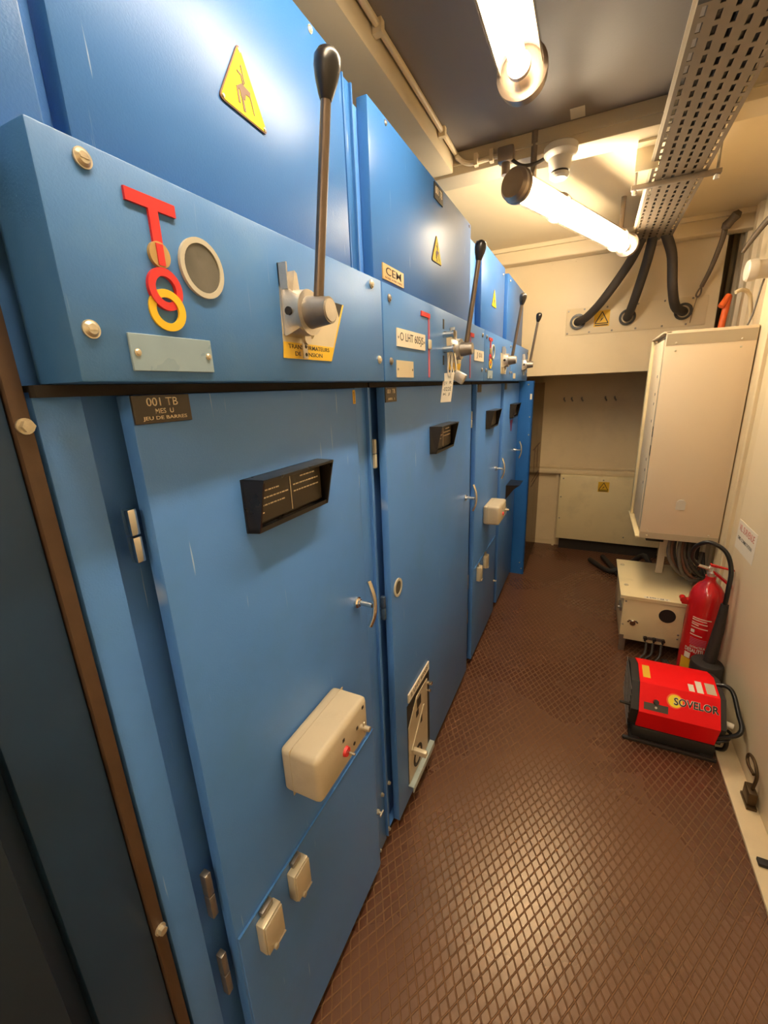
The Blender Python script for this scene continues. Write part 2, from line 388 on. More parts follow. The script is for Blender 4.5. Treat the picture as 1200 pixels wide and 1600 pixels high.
# bulkhead bolts
t = thing('cable_entry_plate', 'cream bolted steel plate on the bulkhead where three black cables enter', 'cable plate', (0.19, 3.5, 1.81))
F = far(3.5)
mb = MB().fbox(F, -0.213, 0.60, 1.812, 1.985, 0, 0.004, 0.001)
obj('plate', mb, CREAM, t)
for a, b in ((-0.20, 1.825), (-0.20, 1.97), (-0.06, 1.825), (0.08, 1.825), (0.22, 1.825), (0.37, 1.825), (0.50, 1.825), (-0.10, 1.975), (0.04, 1.975), (0.22, 1.975), (0.37, 1.975), (0.52, 1.975)):
    screw(F, a, b, 0.006, t, STEEL, 0.004)
HO = [(-0.136, 1.898), (0.165, 1.898), (0.476, 1.901)]
for a, b in HO:
    mb = MB().fring(F, a, b, 0.050, 0.036, 0.004, 0.018); obj('grommet', mb, BLACK, t)
hz = thing('warning_label', 'yellow electric shock label beside the leftmost cable on the bulkhead', 'label', (0.01, 3.49, 1.855))
def hazard_label(t, F, a0, a1, b0, b1, c0):
    mb = MB().fbox(F, a0, a1, b0, b1, c0, c0 + 0.001); obj('sheet', mb, YLAB, t)
    w, h = a1 - a0, b1 - b0; cx = (a0 + a1) / 2
    o = [(cx - w * 0.42, b0 + h * 0.2), (cx + w * 0.42, b0 + h * 0.2), (cx, b0 + h * 0.92)]
    mb = MB()
    for i in range(3):
        p, q = V((*o[i], 0)), V((*o[(i + 1) % 3], 0)); d = (q - p).normalized(); n = V((-d.y, d.x, 0)) * w * 0.03
        mb.fpoly(F, [tuple((p + n)[:2]), tuple((p - n)[:2]), tuple((q - n)[:2]), tuple((q + n)[:2])], c0 + 0.001, c0 + 0.0016)
    mb.fpoly(F, [(cx - w * 0.16, b0 + h * 0.26), (cx - w * 0.02, b0 + h * 0.5), (cx + w * 0.12, b0 + h * 0.58), (cx + w * 0.02, b0 + h * 0.42)], c0 + 0.001, c0 + 0.0016)
    mb.fbox(F, a0 + w * 0.08, a1 - w * 0.08, b0 + h * 0.05, b0 + h * 0.12, c0 + 0.001, c0 + 0.0016)
    obj('shock_symbol', mb, INK, t)
hazard_label(hz, F, -0.035, 0.060, 1.855, 1.957, 0.004)
# low cover box in the recess
t = thing('recess_cover_box', 'low cream steel cover box against the recess back wall', 'cover box', (0.17, 4.09, 0.09))
F = far(4.05)
mb = MB().box(-0.198, 0.62, 4.05, 4.13, 0.105, 0.70, 0.004); obj('cover', mb, TRAFO, t)
mb = MB().box(-0.17, 0.62, 4.08, 4.13, 0.0, 0.104); obj('plinth', mb, GAP, t)
for a, b in ((-0.17, 0.67), (0.15, 0.67), (0.5, 0.67), (0.35, 0.17), (-0.18, 0.3), (-0.18, 0.5)): screw(F, a, b, 0.006, t, STEEL)
t = thing('warning_label', 'yellow electric shock label on the low cream recess cover', 'label', (0.16, 4.05, 0.57))
hazard_label(t, F, 0.112, 0.198, 0.567, 0.655, 0.0)
# holes / hooks rail in the recess
for k, a in enumerate((-0.22, -0.16, -0.08, 0.10, 0.17)):
    mb = MB().tube([(a, 4.145, 1.365), (a, 4.11, 1.355), (a + 0.012, 4.105, 1.335)], 0.006)
    tag(obj('coat_peg', mb, STEEL), 'small dark peg in the row under the recess ceiling', 'peg', 'pegs in the dark recess')
# acrylic side panel
t = thing('acrylic_side_panel', 'brown tinted clear panel standing behind the bright blue end post', 'panel', (-0.385, 3.74, 0.02))
mb = MB().box(-0.389, -0.383, 3.352, 4.10, 0.02, 1.50); obj('sheet', mb, PLEXI, t)
mb = MB()
for z in (0.99, 0.74, 0.70): mb.box(-0.382, -0.380, 3.50, 4.0, z, z + 0.004)
for y0 in (3.62, 3.84): mb.box(-0.382, -0.380, y0, y0 + 0.006, 0.80, 1.0)
obj('wire_grid', mb, BROWN, t)

# ------------------------------------------------------------------ switchgear cabinets
def lever(F, a, b, parent, s=1.0, plate=False):
    g = obj('lever_hub', MB().fpoly(F, [(a - 0.035, b - 0.032), (a + 0.035, b - 0.032), (a + 0.035, b + 0.032), (a - 0.035, b + 0.032)], 0.001, 0.004), CAST, parent)
    mb = MB()
    # square flange tapering to a round collar
    seg = 32; P = []
    for i in range(seg):
        tt = 2 * math.pi * i / seg; x, y = math.cos(tt), math.sin(tt); k = 0.034 / max(abs(x), abs(y))
        P.append((x * k, y * k))
    A = [F.p(a + x, b + y, 0.003) for x, y in P] + [F.p(a + x * 0.98, b + y * 0.98, 0.008) for x, y in P] + [F.p(a + 0.033 * math.cos(2 * math.pi * i / seg), b + 0.033 * math.sin(2 * math.pi * i / seg), 0.024) for i in range(seg)] + [F.p(a + 0.033 * math.cos(2 * math.pi * i / seg), b + 0.033 * math.sin(2 * math.pi * i / seg), 0.030) for i in range(seg)]
    fs = [(k * seg + i, k * seg + (i + 1) % seg, (k + 1) * seg + (i + 1) % seg, (k + 1) * seg + i) for k in range(3) for i in range(seg)] + [tuple(3 * seg + i for i in range(seg))]
    mb.faces(A, fs)
    obj('casting', mb, CAST, g)
    obj('lock_hole', MB().fdisc(Fr(F.p(a - 0.0345, b, 0.014), F.n, F.u), 0, 0, 0.006, -0.002, 0.0015, seg=16), BLACKM, g)
    obj('shaft', MB().fdisc(F, a, b, 0.0235, 0.030, 0.066, 0.019), STEEL, g)
    obj('shaft_end', MB().fdisc(F, a, b, 0.016, 0.066, 0.0675), CAST, g)
    mb = MB().fpoly(F, [(a - 0.022, b + 0.030), (a - 0.004, b + 0.030), (a - 0.008, b + 0.055), (a - 0.014, b + 0.058)], 0.002, 0.016)
    mb.fbox(F, a - 0.034, a - 0.031, b + 0.03, b + 0.066, 0.0, 0.016); mb.fbox(F, a - 0.034, a - 0.018, b + 0.03, b + 0.066, 0.0, 0.002)
    obj('lug', mb, CAST, g)
    mb = MB().fbox(F, a + 0.0, a + 0.011, b - 0.066, b - 0.03, 0.008, 0.012, 0.001); mb.fdisc(F, a + 0.006, b - 0.036, 0.009, 0.012, 0.018)
    obj('hasp_strip', mb, CAST, g)
    mb = MB()
    for k in range(2): mb.fdisc(F, a + 0.0055, b - 0.048 - 0.012 * k, 0.0028, 0.0121, 0.0127, seg=12)
    obj('hasp_hole', mb, BLACKM, g)
    l = obj('operating_lever', MB().cyl(F.p(a, b + 0.014, 0.046), F.p(a, b + 0.27, 0.083), 0.0078, 0.0072), ROD, parent)
    d = (F.p(a, b + 0.27, 0.083) - F.p(a, b + 0.014, 0.046)).normalized()
    obj('lever_knob', MB().lathe(F.p(a, b + 0.255, 0.0808), d, [(0, 0.008), (0.006, 0.0105), (0.02, 0.0150), (0.034, 0.0178), (0.044, 0.0175), (0.051, 0.013), (0.055, 0.006), (0.056, 0.0)], 32), BLACK, l)

def triangle_sign(F, verts, parent, detail=True):
    c = sum((V((*v, 0)) for v in verts), V((0, 0, 0))) / 3
    def rounded(k, rr):
        out = []
        for i in range(3):
            p = c + (V((*verts[i], 0)) - c) * k; q = c + (V((*verts[(i + 1) % 3], 0)) - c) * k; r = c + (V((*verts[i - 1], 0)) - c) * k
            for s_ in (0.0, 0.25, 0.5, 0.75, 1.0):
                A = p + (r - p) * rr; B = p + (q - p) * rr
                x = A * (1 - s_) ** 2 + p * 2 * s_ * (1 - s_) + B * s_ ** 2; out.append((x.x, x.y))
        return out
    sg = obj('warning_sign', MB().fpoly(F, rounded(1.04, 0.10), 0, 0.0022), BROWN, parent, 'yellow triangular high voltage sign')
    obj('sign_face', MB().fpoly(F, rounded(0.98, 0.09), 0.0022, 0.0028), YSIGN, sg)
    w = abs(verts[1][0] - verts[2][0]); h = w * 0.87
    def q(x, y): return (c.x + x * w, c.y + y * h)
    mb = MB(); z0, z1 = 0.0028, 0.0034
    mb.fpoly(F, [q(-0.13, 0.03), q(-0.02, 0.12), q(0.06, 0.10), q(0.16, 0.08), q(0.14, 0.0), q(0.05, 0.0), q(0.03, -0.1), q(-0.06, -0.08), q(-0.07, 0.0)], z0, z1)
    mb.fpoly(F, [q(-0.14, 0.03), q(-0.10, 0.03), q(-0.08, -0.19), q(-0.12, -0.19)], z0, z1)
    mb.fpoly(F, [q(-0.05, -0.08), q(-0.01, -0.08), q(0.02, -0.27), q(-0.03, -0.27)], z0, z1)
    mb.fpoly(F, [q(0.13, 0.03), q(0.155, 0.03), q(0.22, -0.22), q(0.20, -0.22)], z0, z1)
    mb.fpoly(F, [q(0.0, 0.12), q(0.03, 0.12), q(0.0, 0.25), q(-0.09, 0.27), q(-0.10, 0.25), q(-0.02, 0.22)], z0, z1)
    mb.fpoly(F, [q(0.04, 0.14), q(0.055, 0.14), q(0.01, 0.40), q(-0.01, 0.36)], z0, z1)
    obj('falling_figure', mb, BROWN, sg)
    if detail:
        for v in verts:
            p = c + (V((*v, 0)) - c) * 0.86; screw(F, p.x, p.y, 0.0025, sg, STEEL, 0.0028)

def label_holder(F, a0, a1, b0, b1, parent, lines=True):
    # moulded black hood, deeper at the top, open to the front
    h = obj('label_holder', MB().fpoly(F, [(a0, b0), (a1, b0), (a1, b1), (a0, b1)], 0, 0.004), BLACK, parent, 'black plastic label holder with hooded rim')
    ct, cb = 0.042, 0.022; th = 0.004; i_ = 0.006
    mb = MB()
    def quadbox(P0, P1):
        mb.hexa([F.p(*p) for p in P0 + P1])
    # top
    quadbox([(a0, b1 - th, 0), (a1, b1 - th, 0), (a1, b1, 0), (a0, b1, 0)], [(a0 + i_, b1 - th, ct), (a1 - i_, b1 - th, ct), (a1 - i_, b1, ct), (a0 + i_, b1, ct)])
    quadbox([(a0, b0, 0), (a1, b0, 0), (a1, b0 + th, 0), (a0, b0 + th, 0)], [(a0 + i_, b0, cb), (a1 - i_, b0, cb), (a1 - i_, b0 + th * 2, cb), (a0 + i_, b0 + th * 2, cb)])
    for s0, s1 in ((a0, a0 + th), (a1 - th, a1)):
        o = i_ if s0 == a0 else -i_
        quadbox([(s0, b0, 0), (s1, b0, 0), (s1, b1, 0), (s0, b1, 0)], [(s0 + o, b0, cb), (s1 + o, b0, cb), (s1 + o, b1, ct), (s0 + o, b1, ct)])
    obj('hood', mb, BLACK, h)
    obj('card', MB().fbox(F, a0 + 0.012, a1 - 0.012, b0 + 0.012, b1 - 0.01, 0.004, 0.012), BAKE, h)
    if lines:
        mb = MB(); am = (a0 + a1) / 2
        mb.fbox(F, am - 0.0008, am + 0.0008, b0 + 0.014, b1 - 0.014, 0.012, 0.0125)
        random.seed(3)
        for k, (x0, x1) in enumerate(((0.018, 0.075), (0.018, 0.10), (0.018, 0.09), (0.018, 0.03))):
            zz = b1 - 0.026 - k * 0.012; x = a0 + x0
            while x < a0 + x1 and x < am - 0.01:
                l = random.uniform(0.003, 0.009); mb.fbox(F, x, x + l, zz, zz + 0.0022, 0.012, 0.0124); x += l + 0.002
        for k, (x0, x1) in enumerate(((0.03, 0.07), (0.008, 0.085), (0.008, 0.085))):
            zz = b1 - 0.020 - k * 0.012; x = am + x0
            while x < am + x1 and x < a1 - 0.02:
                l = random.uniform(0.003, 0.009); mb.fbox(F, x, x + l, zz, zz + 0.0022, 0.012, 0.0124); x += l + 0.002
        obj('printed_lines', mb, WHITE_T, h)

def door_handle(F, a, b, parent):
    h = obj('door_handle', MB().fdisc(F, a, b, 0.014, 0, 0.006).fdisc(F, a, b, 0.010, 0.006, 0.012, seg=6).fdisc(F, a, b, 0.0065, 0.012, 0.045), CHROME, parent, 'chrome curved door handle')
    pts = [F.p(a + 0.003, b + 0.062, 0.036), F.p(a + 0.001, b + 0.03, 0.048), F.p(a, b, 0.051), F.p(a, b - 0.03, 0.047), F.p(a, b - 0.058, 0.036)]
    obj('grip', MB().tube(pts, 0.0062, 12), CHROME, h)
def hinge(F, a, z0, z1, parent, mt=CHROME):
    h = obj('hinge', MB().fbox(F, a - 0.006, a + 0.006, z0 + (z1 - z0) * 0.5 + 0.001, z1, 0.0, 0.014, 0.002), mt, parent)
    obj('hinge_pin_lower', MB().fbox(F, a - 0.006, a + 0.006, z0, z0 + (z1 - z0) * 0.5 - 0.001, 0.0, 0.014, 0.002), mt, h)
def terminal_box(F, a0, a1, b0, b1, d, parent):
    r = obj('relay_box', MB().fbox(F, a0, a1, b0, b1, 0.0, d, 0.013, 3), GREYB, parent, 'rounded grey-beige relay box with push button')
    obj('box_seam', MB().fbox(F, a0 - 0.0006, a1 + 0.0006, b0 - 0.0006, b1 + 0.0006, d * 0.28, d * 0.28 + 0.0016, 0.0005, 1), BOXB, r)
    am = a0 + (a1 - a0) * 0.48; bm_ = b0 + (b1 - b0) * 0.42
    mb = MB().fdisc(F, am, bm_, 0.011, d, d + 0.006, 0.0095); obj('red_button', mb, RED, r)
    obj('button_stem', MB().fdisc(F, am + 0.001, bm_ - 0.001, 0.0025, d + 0.006, d + 0.022), CHROME, r)
    obj('wing_nut', MB().fdisc(F, a0 + (a1 - a0) * 0.82, bm_ + 0.004, 0.006, d, d + 0.022).fbox(F, a0 + (a1 - a0) * 0.82 - 0.003, a0 + (a1 - a0) * 0.82 + 0.003, bm_ - 0.012, bm_ + 0.018, d + 0.006, d + 0.010, 0.001), SCREW, r)
    mb = MB()
    for x, z in ((0.44, 0.68), (0.72, 0.52), (0.86, 0.82)): mb.fbox(F, a0 + (a1 - a0) * x, a0 + (a1 - a0) * x + 0.007, b0 + (b1 - b0) * z, b0 + (b1 - b0) * z + 0.007, d, d + 0.0008)
    mb.fdisc(F, a0 + (a1 - a0) * 0.66, b0 + (b1 - b0) * 0.3, 0.004, d, d + 0.0008)
    obj('slot', mb, INK, r)
def socket_cover(F, a0, a1, b0, b1, parent):
    s = obj('socket_cover', MB().fbox(F, a0, a1, b0, b1, 0.0, 0.020, 0.003), ALU, parent, 'small square grey socket cover with sprung lid')
    obj('lid', MB().fbox(F, a0 + 0.002, a1 - 0.002, b0 + 0.002, b1 - 0.002, 0.0202, 0.0235, 0.001), GREYB, s)
    obj('spring_hinge', MB().fbox(F, a0 + 0.012, a1 - 0.010, b1 + 0.004, b1 + 0.016, 0.0, 0.010, 0.001), STEEL, s)
    obj('catch', MB().fdisc(F, (a0 + a1) / 2 - 0.006, b0 + 0.002, 0.005, 0.012, 0.028).fbox(F, (a0 + a1) / 2 - 0.006, a1 - 0.003, b0 - 0.001, b0 + 0.001, 0.018, 0.026), SCREW, s)
def wing_lock(F, a, b, parent):
    obj('wing_lock', MB().fdisc(F, a, b, 0.007, 0, 0.008).fdisc(F, a, b, 0.004, 0.008, 0.018).fbox(F, a - 0.011, a + 0.011, b - 0.004, b + 0.004, 0.014, 0.018, 0.0015), SCREW, parent)

def cabinet(y0, y1, d0, d1, u0, u1, c0, c1, label, door_bottom=0.035):
    """body, hinged door, upper cover and control panel of one switchgear cell"""
    t = thing('switchgear_cabinet', label, 'electrical cabinet', (-0.85, (y0 + y1) / 2, 0.0), None)
    b = MB().box(-1.22, -0.530, y0, y1, 0.03, 2.085)
    obj('body', b, BLUE, t)
    fr = MB().box(-0.530, -0.505, y0, d0 - 0.040, 0.03, 1.512, 0.002)
    if y1 - d1 > 0.02: fr.box(-0.530, -0.503, d1 + 0.008, y1, 0.03, 1.512, 0.002)
    fr.box(-0.530, -0.512, y0, y1, 1.727, 2.082); fr.box(-0.530, -0.51, y0, y1, 0.03, door_bottom - 0.004)
    obj('frame', fr, BLUE, t)
    door = obj('door', MB().box(-0.508, -0.485, d0, d1, door_bottom, 1.504, 0.002), BLUE, t)
    obj('header', MB().box(-0.530, -0.495, y0, y1, 1.5045, 1.5165), GAP, t)
    obj('plinth', MB().box(-1.2, -0.515, y0, y1, 0.0, 0.03), GAP, t)
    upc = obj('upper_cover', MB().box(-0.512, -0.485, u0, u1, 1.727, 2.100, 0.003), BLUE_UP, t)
    cp = obj('control_panel', MB().box(-0.512, -0.437, c0, c1, 1.517, 1.726, 0.002), BLUE_LT, t)
    return t, door, upc, cp

DF = left(-0.485); CF = left(-0.437); RF = left(-0.530)
# ---- cell behind / left of the camera's view
t0 = thing('switchgear_cabinet', 'leftmost blue cabinet, mostly dark, cut off by the left edge', 'electrical cabinet', (-0.85, -0.3, 0.0))
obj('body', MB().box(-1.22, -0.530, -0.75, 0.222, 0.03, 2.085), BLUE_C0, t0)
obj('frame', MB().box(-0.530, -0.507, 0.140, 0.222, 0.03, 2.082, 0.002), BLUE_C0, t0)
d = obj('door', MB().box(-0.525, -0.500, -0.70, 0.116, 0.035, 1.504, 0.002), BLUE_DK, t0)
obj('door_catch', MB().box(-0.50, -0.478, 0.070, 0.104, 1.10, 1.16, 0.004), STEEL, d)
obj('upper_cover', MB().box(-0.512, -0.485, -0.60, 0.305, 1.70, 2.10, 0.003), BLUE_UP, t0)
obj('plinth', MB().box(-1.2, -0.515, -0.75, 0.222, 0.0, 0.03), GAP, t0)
js = thing('joint_strip', 'bronze coloured joint strip between the two nearest blue cabinets', 'trim strip', (-0.50, 0.2325, 0.03))
obj('strip', MB().box(-0.530, -0.502, 0.2235, 0.2395, 0.03, 1.70, 0.002), BRASS, js)
hexbolt(left(-0.502), 0.232, 1.478, 0.008, js); hexbolt(left(-0.502), 0.232, 0.758, 0.008, js)

# ---- cell 1
t1, dr, upc, cp = cabinet(0.245, 0.955, 0.333, 0.872, 0.328, 0.886, 0.258, 0.928,
    'nearest whole blue cabinet, control panel with large red T and linked rings', 0.035)
cp_screws = [(0.301, 1.711), (0.276, 1.565), (0.880, 1.711), (0.905, 1.563)]
for a, b in cp_screws: screw(CF, a, b, 0.0085, cp, c=0.0)
em = obj('mimic_symbol', MB().fpoly(CF, [(0.336, 1.690), (0.395, 1.690), (0.395, 1.702), (0.336, 1.702)], 0, 0.003).fpoly(CF, [(0.3605, 1.656), (0.372, 1.656), (0.372, 1.690), (0.3605, 1.690)], 0, 0.003), RED, cp, 'red T of the mimic diagram')
obj('indicator_disc', MB().fdisc(CF, 0.3655, 1.6475, 0.0128, 0, 0.004), PALEYEL, em)
obj('indicator_bar', MB().fbox(CF, 0.3615, 0.3700, 1.637, 1.658, 0.004, 0.005), RED, em)
obj('red_ring', MB().fring(CF, 0.3660, 1.6140, 0.0215, 0.0130, 0, 0.0042), RED, em)
obj('yellow_ring', MB().fring(CF, 0.3640, 1.5925, 0.0215, 0.0132, 0.0016, 0.0042, tilt=0.11), YEL, em)
ln = obj('sight_glass', MB().fring(CF, 0.4235, 1.646, 0.0325, 0.0265, 0, 0.004), GREEN_R, cp)
obj('glass', MB().fdisc(CF, 0.4235, 1.646, 0.0266, 0.0, 0.0025), LENS, ln)
lc = obj('label_cover', MB().fbox(CF, 0.311, 0.4195, 1.528, 1.5655, 0, 0.003, 0.0006, 1), LABCOV, cp)
for a in (0.3185, 0.4125): screw(CF, a, 1.5465, 0.0038, lc, SCREW, 0.003)
# plate behind lever
pl = obj('lever_plate', MB().fpoly(CF, [(0.566, 1.552), (0.702, 1.552), (0.757, 1.653), (0.570, 1.653)], 0, 0.0012), ALU, cp, 'silver and yellow trapezoid lever plate')
obj('yellow_band', MB().fpoly(CF, [(0.563, 1.552), (0.702, 1.552), (0.715, 1.576), (0.567, 1.576)], 0.0012, 0.0016), YEL, pl)
obj('yellow_edge', MB().fpoly(CF, [(0.712, 1.576), (0.715, 1.576), (0.757, 1.653), (0.753, 1.653)], 0.0012, 0.0016), YEL, pl)
obj('corner_mark', MB().fpoly(CF, [(0.727, 1.653), (0.752, 1.653), (0.738, 1.630)], 0.0012, 0.0016), INK, pl)
text('lettering', 'TRANSFORMATEURS', CF, 0.578, 0.696, 1.567, 1.5735, 0.0016, INK, pl, 0.0003)
text('lettering', 'DE TENSION', CF, 0.594, 0.672, 1.5565, 1.563, 0.0016, INK, pl, 0.0003)
lever(CF, 0.604, 1.618, t1)
# upper cover
triangle_sign(DF, [(0.591, 1.964), (0.638, 1.879), (0.543, 1.883)], upc)
screw(DF, 0.784, 2.088, 0.006, upc)
obj('flange', MB().box(-0.512, -0.500, 0.886, 0.946, 1.727, 2.098, 0.003).box(-0.500, -0.494, 0.905, 0.909, 1.727, 2.095).box(-0.500, -0.494, 0.940, 0.944, 1.727, 2.095), BLUE_UP, upc)
# door
npl = obj('nameplate', MB().fbox(DF, 0.334, 0.415, 1.470, 1.5035, 0, 0.0035, 0.0005, 1), BAKE, dr, 'dark brown engraved nameplate')
text('lettering', '001 TB', DF, 0.352, 0.396, 1.4905, 1.5005, 0.0035, WHITE_T, npl, 0.0003)
text('lettering', 'MES  U', DF, 0.362, 0.388, 1.4815, 1.4875, 0.0035, WHITE_T, npl, 0.0003)
text('lettering', 'JEU DE BARRES', DF, 0.344, 0.407, 1.473, 1.4785, 0.0035, WHITE_T, npl, 0.0003)
label_holder(DF, 0.488, 0.702, 1.284, 1.372, dr)
obj('yellow_tab', MB().fbox(DF, 0.860, 0.8705, 1.470, 1.5, 0, 0.001), YLAB, dr)
text('lettering', 'DANGER', Fr(DF.p(0, 0, 0), (0, 0, 1), (0, -1, 0)), 1.473, 1.497, -0.868, -0.8625, 0.001, INK, dr, 0.0002)
door_handle(DF, 0.820, 0.995, dr)
terminal_box(DF, 0.493, 0.690, 0.745, 0.850, 0.090, dr)
flap = obj('access_flap', MB().box(-0.485, -0.4825, 0.336, 0.862, 0.04, 0.572, 0.0008, 1), BLUE, dr)
obj('flap_edge', MB().box(-0.4845, -0.480, 0.336, 0.862, 0.5725, 0.5755), BLUE_LT, flap)
FF = left(-0.4825)
socket_cover(FF, 0.374, 0.425, 0.478, 0.552, flap)
socket_cover(FF, 0.467, 0.516, 0.482, 0.553, flap)
wing_lock(DF, 0.866, 0.262, dr)
obj('door_fold', MB().box(-0.503, -0.497, 0.892, 0.896, 0.05, 1.505).box(-0.503, -0.494, 0.951, 0.954, 0.05, 1.505), BLUE, t1)
hinge(left(-0.512), 0.318, 1.300, 1.370, t1); hinge(left(-0.512), 0.316, 0.655, 0.752, t1, STEEL); hinge(left(-0.512), 0.314, 0.46, 0.56, t1, STEEL)
hexbolt(left(-0.503), 0.935, 0.245, 0.007, t1); hexbolt(left(-0.503), 0.90, 0.018 + 0.03, 0.007, t1)

# ---- cell 2
t2, dr, upc, cp = cabinet(0.965, 1.955, 1.026, 1.930, 0.993, 1.873, 0.934, 1.945,
    'wide blue cabinet, second along the row, lever with padlock hanging from it', 0.035)
for a, b in ((0.968, 1.698), (0.968, 1.562), (1.905, 1.700), (1.905, 1.562)): screw(CF, a, b, 0.0085, cp, STEEL)
p = obj('engraved_plate', MB().fbox(CF, 1.003, 1.198, 1.598, 1.639, 0, 0.003), PAPER, cp)
text('lettering', 'O LHT 605JS', CF, 1.020, 1.182, 1.606, 1.631, 0.003, INK, p, 0.0003)
for a in (1.0095, 1.190): screw(CF, a, 1.6185, 0.003, p, STEEL, 0.003)
p = obj('blank_plate', MB().fbox(CF, 0.998, 1.108, 1.526, 1.566, 0, 0.002), ALU, cp)
for a in (1.005, 1.100): screw(CF, a, 1.545, 0.003, p, STEEL, 0.002)
mm = obj('mimic_line', MB().fbox(CF, 1.229, 1.240, 1.527, 1.690, 0, 0.002), PINK, cp, 'thin faded red diagram line')
obj('line_head', MB().fbox(CF, 1.172, 1.241, 1.686, 1.698, 0, 0.003), RED, mm)
obj('metal_link', MB().fbox(CF, 1.222, 1.246, 1.605, 1.630, 0.002, 0.006, 0.002), ALU, mm)
for z in (1.655, 1.612):
    kb = obj('selector_peg', MB().fdisc(CF, 1.372, z, 0.010, 0, 0.03).fdisc(CF, 1.372, z, 0.013, 0.03, 0.036), CHROME, cp)
obj('slot_mark', MB().fbox(CF, 1.366, 1.378, 1.672, 1.700, 0, 0.001).fbox(CF, 1.366, 1.378, 1.566, 1.594, 0, 0.001), INK, cp)
lp = obj('lever_plate', MB().fpoly(CF, [(1.42, 1.552), (1.56, 1.552), (1.61, 1.653), (1.40, 1.653)], 0, 0.0012), ALU, cp)
obj('yellow_band', MB().fpoly(CF, [(1.42, 1.552), (1.56, 1.552), (1.573, 1.576), (1.416, 1.576)], 0.0012, 0.0016), YEL, lp)
lever(CF, 1.475, 1.617, t2)
mm = obj('mimic_line', MB().fbox(CF, 1.700, 1.709, 1.527, 1.680, 0, 0.002), PINK, cp, 'second thin faded red diagram line')
obj('line_head', MB().fbox(CF, 1.706, 1.755, 1.678, 1.692, 0, 0.003), RED, mm)
p = obj('engraved_plate', MB().fbox(CF, 1.765, 1.925, 1.595, 1.636, 0, 0.003), PAPER, cp)
text('lettering', 'J 01', CF, 1.80, 1.89, 1.604, 1.628, 0.003, INK, p, 0.0003)
triangle_sign(DF, [(1.447, 1.955), (1.496, 1.879), (1.403, 1.877)], upc, False)
p = obj('maker_plate', MB().fbox(DF, 1.038, 1.167, 1.757, 1.792, 0, 0.003), PALEYEL, upc, 'gold maker plate reading CEM')
text('lettering', 'CEM', DF, 1.055, 1.150, 1.769, 1.787, 0.003, INK, p, 0.0003)
text('lettering', 'NORD AVRIL PARIS', DF, 1.050, 1.155, 1.7605, 1.765, 0.003, BROWN, p, 0.0002)
p = obj('nameplate', MB().fbox(DF, 1.425, 1.509, 2.049, 2.091, 0, 0.003), BLACK, upc, 'black plate reading 001 TB')
text('lettering', '001 TB', DF, 1.434, 1.500, 2.064, 2.084, 0.003, WHITE_T, p, 0.0003)
for a, b in ((1.085, 2.088), (1.845, 2.088)): screw(DF, a, b, 0.006, upc, STEEL)
p = obj('nameplate', MB().fbox(DF, 1.028, 1.098, 1.466, 1.5035, 0, 0.003), BAKE, dr)
text('lettering', '001 TB', DF, 1.038, 1.088, 1.488, 1.499, 0.003, WHITE_T, p, 0.0003)
text('lettering', 'ARR  1', DF, 1.042, 1.084, 1.471, 1.477, 0.003, WHITE_T, p, 0.0003)
label_holder(DF, 1.372, 1.590, 1.280, 1.372, dr)
door_handle(DF, 1.845, 1.010, dr)
sg_ = obj('sight_glass', MB().fring(DF, 1.070, 0.920, 0.029, 0.021, 0, 0.004), GREEN_R, dr)
obj('glass', MB().fdisc(DF, 1.070, 0.920, 0.0212, 0, 0.002), LENS, sg_)
p = obj('label_strip', MB().fbox(DF, 1.122, 1.328, 0.457, 0.490, 0.001, 0.006), PAPER, dr)
text('lettering', '2 LHT 605JS', DF, 1.140, 1.312, 0.464, 0.484, 0.006, INK, p, 0.0003)
ins = obj('inspection_window', MB().fring(DF, 1.22, 0.27, 0.001, 0.0005, 0, 0.001), BLACKM, dr)
obj('opening', MB().fbox(DF, 1.115, 1.340, 0.105, 0.445, 0.0, 0.0012), BLACKM, ins)
obj('mechanism_plate', MB().fpoly(DF, [(1.118, 0.108), (1.310, 0.108), (1.310, 0.425), (1.20, 0.425), (1.12, 0.35)], 0.0012, 0.004), GREYB, ins)
mb = MB().fbox(DF, 1.19, 1.215, 0.34, 0.365, 0.004, 0.005).fbox(DF, 1.235, 1.25, 0.28, 0.31, 0.004, 0.005).fring(DF, 1.20, 0.165, 0.042, 0.030, 0.004, 0.006)
mb.fbox(DF, 1.20, 1.24, 0.37, 0.41, 0.004, 0.005)
obj('cut_out', mb, BLACKM, ins)
obj('diagonal_slot', MB().fpoly(DF, [(1.14, 0.24), (1.15, 0.24), (1.27, 0.34), (1.26, 0.34)], 0.004, 0.007), ALU, ins)
obj('pull_tab', MB().fbox(DF, 1.150, 1.168, 0.212, 0.232, 0.004, 0.055, 0.002), ALU, ins)
obj('clear_ledge', MB().fbox(DF, 1.112, 1.345, 0.098, 0.103, 0.0, 0.021, 0.001, 1).fbox(DF, 1.112, 1.345, 0.078, 0.098, 0.018, 0.021), CLEARP, ins)
obj('latch', MB().fdisc(DF, 1.320, 0.40, 0.008, 0.0, 0.02).fdisc(DF, 1.320, 0.365, 0.006, 0.0, 0.014), CHROME, ins)
hinge(left(-0.512), 0.990, 1.300, 1.375, t2, GREEN_R); hinge(left(-0.508), 1.000, 0.845, 0.92, t2, HINGE)
hexbolt(left(-0.505), 0.990, 0.236, 0.007, t2); hexbolt(left(-0.505), 0.975, 0.05, 0.007, t2)

